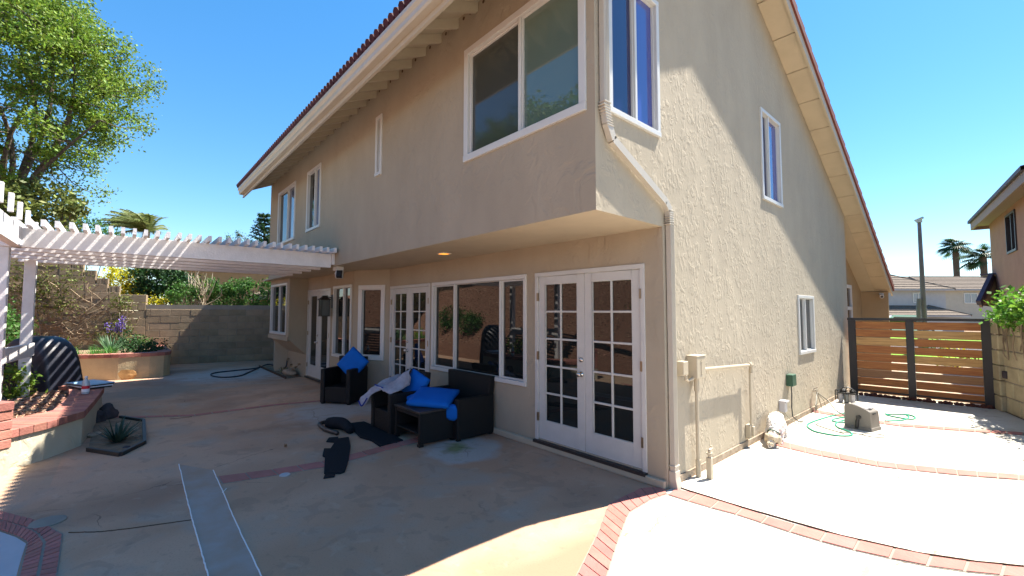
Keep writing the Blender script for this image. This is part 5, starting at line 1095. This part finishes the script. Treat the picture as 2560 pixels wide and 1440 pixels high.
mb = MB(); R1 = [NP.p(-.28, 3.60, .29), NP.p(EL, 3.60, .29), NP.p(EL, 4.15, -3), NP.p(3, 4.15, -3), NP.p(-.28, 3.60, -6.4)]; R2 = [p+Vector((0, 0, .09)) for p in R1]; mb.add(R1+R2, [(0, 1, 2, 3), (0, 3, 4), (5, 6, 7, 8), (5, 8, 9), (0, 1, 6, 5), (0, 5, 9, 4)]); mb.build('roof', M['purple_roof'], nh)
T_, Bt, Tw, Bw = DP(2480, 690, 13.4), DP(2447, 760, 12.9), DP(2504, 690, 13.7), DP(2500, 767, 13.2); ux = (Tw-T_).normalized()
mb = MB(); mb.beam(T_+Vector((0, 0, .03)), Bt+Vector((0, 0, .03)), .10, .16); mb.beam(T_-ux*.05+Vector((0, 0, .06)), Tw+Vector((0, 0, .06)), .5, .05); mb.build('porch_roof', M['purple_roof'], nh)
mb = MB(); mb.beam(T_+ux*.12-Vector((0, 0, .05)), Bt+ux*.10-Vector((0, 0, .05)), .06, .14); mb.beam(T_+ux*.1-Vector((0, 0, .09)), Tw-Vector((0, 0, .09)), .06, .16); mb.beam(Bt+ux*.1-Vector((0, 0, .02)), Bw, .03, .05); mb.build('porch_fascia', M['rose_trim'], nh)
mb = MB(); a_, b_, c_, d_ = T_+ux*.16-Vector((0, 0, .12)), Bt+ux*.14, Bw, Tw-Vector((0, 0, .12)); q_ = Vector((0, .06, .02)); mb.hexa([a_, b_, c_, d_, a_+q_, b_+q_, c_+q_, d_+q_])
for u in (.3, .55, .8): mb.beam(a_.lerp(b_, u)-q_*.4, d_.lerp(c_, u)-q_*.4, .03, .03)
mb.build('porch_soffit', M['tan_trim'], nh)
# lamp pole
pl_ = thing('steel_pole', 'tall slim grey pole with a small cap standing beyond the gate', 'pole', (.32, 17.9, 0)); a_, b_ = DP(2311, 800, 17.5), DP(2298, 556, 17.5)
mb = MB(); mb.tube([(a_.x, a_.y, 0), a_, b_], [.095, .09, .06], 14); mb.build('shaft', M['pole'], pl_)
mb = MB(); mb.tube([b_, b_+Vector((0, 0, .12))], .10, 10); mb.tube([b_+Vector((-.12, .1, .1)), b_+Vector((.12, -.1, .16))], .05, 8); mb.build('cap', M['pale'], pl_)
mb = MB(); mb.tube([Vector((a_.x, a_.y, 0))+(-rt)*.22, a_.lerp(b_, .12)+(-rt)*.22, a_.lerp(b_, .22)+(-rt)*.17], .07, 8); mb.build('riser', M['pole'], pl_)
# houses across the street
fx = Vector((fw.x, fw.y, 0)).normalized()
def hipbox(p0, p1, z, h, ov, inset_, mt, name, par, depth, D0, in2=None):
    """hip roof over the image-facing rectangle from p0 to p1 at depth D0"""
    a = p0-(p1-p0).normalized()*ov; b = p1+(p1-p0).normalized()*ov; r = (p1-p0).normalized(); f = Vector((-r.y, r.x, 0)); f = f if f.dot(fx) > 0 else -f
    a0, b0, b1, a1 = a-f*ov, b-f*ov, b+f*(depth+ov), a+f*(depth+ov); m0 = a+r*inset_+f*depth/2; m1 = b-r*(in2 or inset_)+f*depth/2
    zz = lambda v, z_: Vector((v.x, v.y, z_)); mb = MB(); n = 9
    def face(A_, B_, C_, D_):
        for i in range(n):
            t0, t1 = i/n, (i+1)/n; l0, l1, r0, r1 = A_.lerp(D_, t0), A_.lerp(D_, t1), B_.lerp(C_, t0), B_.lerp(C_, t1); u = Vector((0, 0, .05))
            mb.add([l0+u, r0+u, r1, l1, l0, r0], [(0, 1, 2, 3), (4, 5, 1, 0)])
    Z = [zz(a0, z), zz(b0, z), zz(b1, z), zz(a1, z), zz(m0, z+h), zz(m1, z+h)]
    face(Z[0], Z[1], Z[5], Z[4]); face(Z[3], Z[0], Z[4], Z[4]); face(Z[1], Z[2], Z[5], Z[5]); mb.add([Z[2], Z[3], Z[4], Z[5]], [(0, 1, 2, 3)])
    o = mb.build(name, mt, par, recalc=False); mb = MB(); k = Vector((0, 0, .12))
    mb.hexa([Z[0]-k, Z[1]-k, Z[2]-k, Z[3]-k, Z[0]-k*.01, Z[1]-k*.01, Z[2]-k*.01, Z[3]-k*.01]); mb.build('fascia', M['palewall'], par)
    mb = MB(); mb.tube([Z[0], Z[4]], .09, 6); mb.tube([Z[1], Z[5]], .09, 6); mb.tube([Z[4], Z[5]], .09, 6); mb.build('ridge_tiles', mt, par); return f
def storey(p0, p1, z0, z1, depth, mt, par, nm='wall'):
    r = (p1-p0).normalized(); f = Vector((-r.y, r.x, 0)); f = f if f.dot(fx) > 0 else -f; mb = MB(); q_ = [p0, p1, p1+f*depth, p0+f*depth]
    mb.hexa([(v.x, v.y, z0) for v in q_]+[(v.x, v.y, z1) for v in q_]); mb.build(nm, mt, par); return PL((p0.x, p0.y, 0), tuple(r), tuple(-f))
def wnd(pl, u0, u1, z0, z1, par, n=1, gm='glass_sky'):
    mb = MB(); w_ = .07; pl.box(mb, u0, u1, z0, z0+w_, 0, .05); pl.box(mb, u0, u1, z1-w_, z1, 0, .05); pl.box(mb, u0, u0+w_, z0+w_, z1-w_, 0, .045); pl.box(mb, u1-w_, u1, z0+w_, z1-w_, 0, .045)
    for i in range(1, n+1): q_ = u0+(u1-u0)*i/(n+1); pl.box(mb, q_-.03, q_+.03, z0+w_, z1-w_, 0, .04)
    f = mb.build('window', M['white'], par); mb = MB(); pl.box(mb, u0+w_, u1-w_, z0+w_, z1-w_, .001, .02); mb.build('pane', M[gm], f)
flat = lambda v: Vector((v.x, v.y, 0))
zat = lambda py, d_: CAM.z+(779-py)/FPX*d_
D0 = 36; hA = thing('far_house', 'pale two-storey house with grey hipped tile roofs seen over the left gate leaf', 'house', tuple(flat(DP(2300, 780, D0))))
p0, p1 = flat(DP(2190, 780, D0)), flat(DP(2408, 780, D0)); P1 = storey(p0, p1, 0, zat(792, D0), 9, M['palewall'], hA); hipbox(p0, p1, zat(787, D0), 1.7, .35, 3.6, M['grey_roof'], 'porch_roof', hA, 7, D0)
p0, p1 = flat(DP(2195, 780, D0+1.5)), flat(DP(2366, 780, D0+1.5)); P2 = storey(p0, p1, zat(792, D0), zat(722, D0+1.5), 7, M['palewall'], hA, 'upper_wall'); hipbox(p0, p1, zat(722, D0+1.5), 2.0, .45, 1.2, M['grey_roof'], 'roof', hA, 6, D0, 4.9)
s_ = (D0+1.5)/FPX; wnd(P2, 88*s_, 116*s_, zat(756, D0+1.5), zat(730, D0+1.5), hA)
D1_ = 42; hB = thing('far_house', 'cream two-storey house with a long grey roof seen over the right gate leaf', 'house', tuple(flat(DP(2450, 780, D1_))))
p0, p1 = flat(DP(2340, 780, D1_)), flat(DP(2570, 780, D1_)); P3 = storey(p0, p1, 0, zat(722, D1_), 8, M['creamwall'], hB); hipbox(p0, p1, zat(722, D1_), 1.5, .4, 1.2, M['grey_roof'], 'roof', hB, 7, D1_)
s_ = D1_/FPX; wnd(P3, 62*s_*1.15, 92*s_*1.15, zat(757, D1_), zat(731, D1_), hB)
D2_ = 55; hC = thing('far_house', 'dark roof peak just showing behind the two houses beyond the gate', 'house', tuple(flat(DP(2300, 780, D2_))))
p0, p1 = flat(DP(2250, 780, D2_)), flat(DP(2390, 780, D2_)); storey(p0, p1, 0, zat(720, D2_), 8, M['palewall'], hC); hipbox(p0, p1, zat(716, D2_), 1.6, .4, 2.2, M['grey_roof'], 'roof', hC, 8, D2_)
# house behind the hedge and the small grey roof
D3 = 25; hD = thing('hillside_house', 'tan house wall glimpsed above the hedge under the pergola beams', 'house', tuple(flat(DP(540, 780, D3))))
p0, p1 = flat(DP(425, 780, D3)), flat(DP(700, 780, D3)); P4 = storey(p0, p1, 0, zat(655, D3), 6, M['tanwall'], hD); s_ = D3/FPX
mb = MB(); P4.box(mb, -.4, 330*s_*.9, zat(662, D3), zat(655, D3), -6.3, .6); mb.build('roof', M['grey_roof'], hD); wnd(P4, 8*s_, 50*s_, zat(712, D3), zat(688, D3), hD, 1, 'glass')
mb = MB(); P4.box(mb, 60*s_, 62*s_, 0, zat(670, D3), 0, .03); P4.box(mb, -.1, 60*s_, zat(718, D3), zat(713, D3), 0, .25); mb.build('trim', M['tan_trim'], hD)
D4 = 19.5; hE = thing('small_shed', 'low shed with a grey shingle roof between the hedge and the house corner', 'shed', tuple(flat(DP(660, 780, D4))))
p0, p1 = flat(DP(650, 780, D4)), flat(DP(740, 780, D4)); storey(p0, p1, 0, zat(745, D4), 3, M['tanwall'], hE); hipbox(p0, p1, zat(743, D4), .62, .35, 1.0, M['grey_roof'], 'roof', hE, 3, D4)
# parked car and kerb garden glimpsed through the gate
mb = MB(); t = thing('parked_car', 'white parked car glimpsed between the gate boards', 'car', (.0, 25, 0)); c_ = flat(DP(2270, 780, 28)); r_ = Vector((rt.x, rt.y, 0)).normalized()
CP = PL((c_.x, c_.y, 0), tuple(r_), tuple(-fx)); prof = [(-2.1, .3), (2.1, .3), (2.15, .75), (1.3, .92), (.75, 1.4), (-.95, 1.42), (-1.6, .95), (-2.15, .85)]
mb.add([CP.p(a, b, d_) for d_ in (0, -1.7) for a, b in prof], [(i, (i+1) % 8, (i+1) % 8+8, i+8) for i in range(8)]+[tuple(range(8)), tuple(range(8, 16))]); mb.build('body', M['car'], t, bevel=.05)
mb = MB(); mb.add([CP.p(a, b, .01) for a, b in ((-1.35, .98), (1.1, .96), (.68, 1.33), (-.9, 1.35))]+[CP.p(a, b, .0) for a, b in ((-1.35, .98), (1.1, .96), (.68, 1.33), (-.9, 1.35))], [(0, 1, 2, 3), (0, 1, 5, 4), (1, 2, 6, 5), (2, 3, 7, 6), (3, 0, 4, 7)]); mb.build('side_window', M['glass'], t)
for a in (-1.35, 1.35):
    mb = MB(); mb.tube([CP.p(a, .32, .03), CP.p(a, .32, -.2)], .32, 16); w_ = mb.build('wheel', M['black'], t); mb = MB(); mb.tube([CP.p(a, .32, .035), CP.p(a, .32, .0)], .19, 12); mb.build('rim', M['pale'], w_)
for x, y, lb in ((1.2, 15, 'yellow-green flowering plant glimpsed low between the right gate boards'), (.5, 20, 'green shrub glimpsed beyond the gate')):
    bush('street_plant', lb, 'plant', (x, y, .3), (.5, .4, .3), M['leaf_yel'] if y < 18 else M['leaf_mid'], 12, 40, .1, .08)
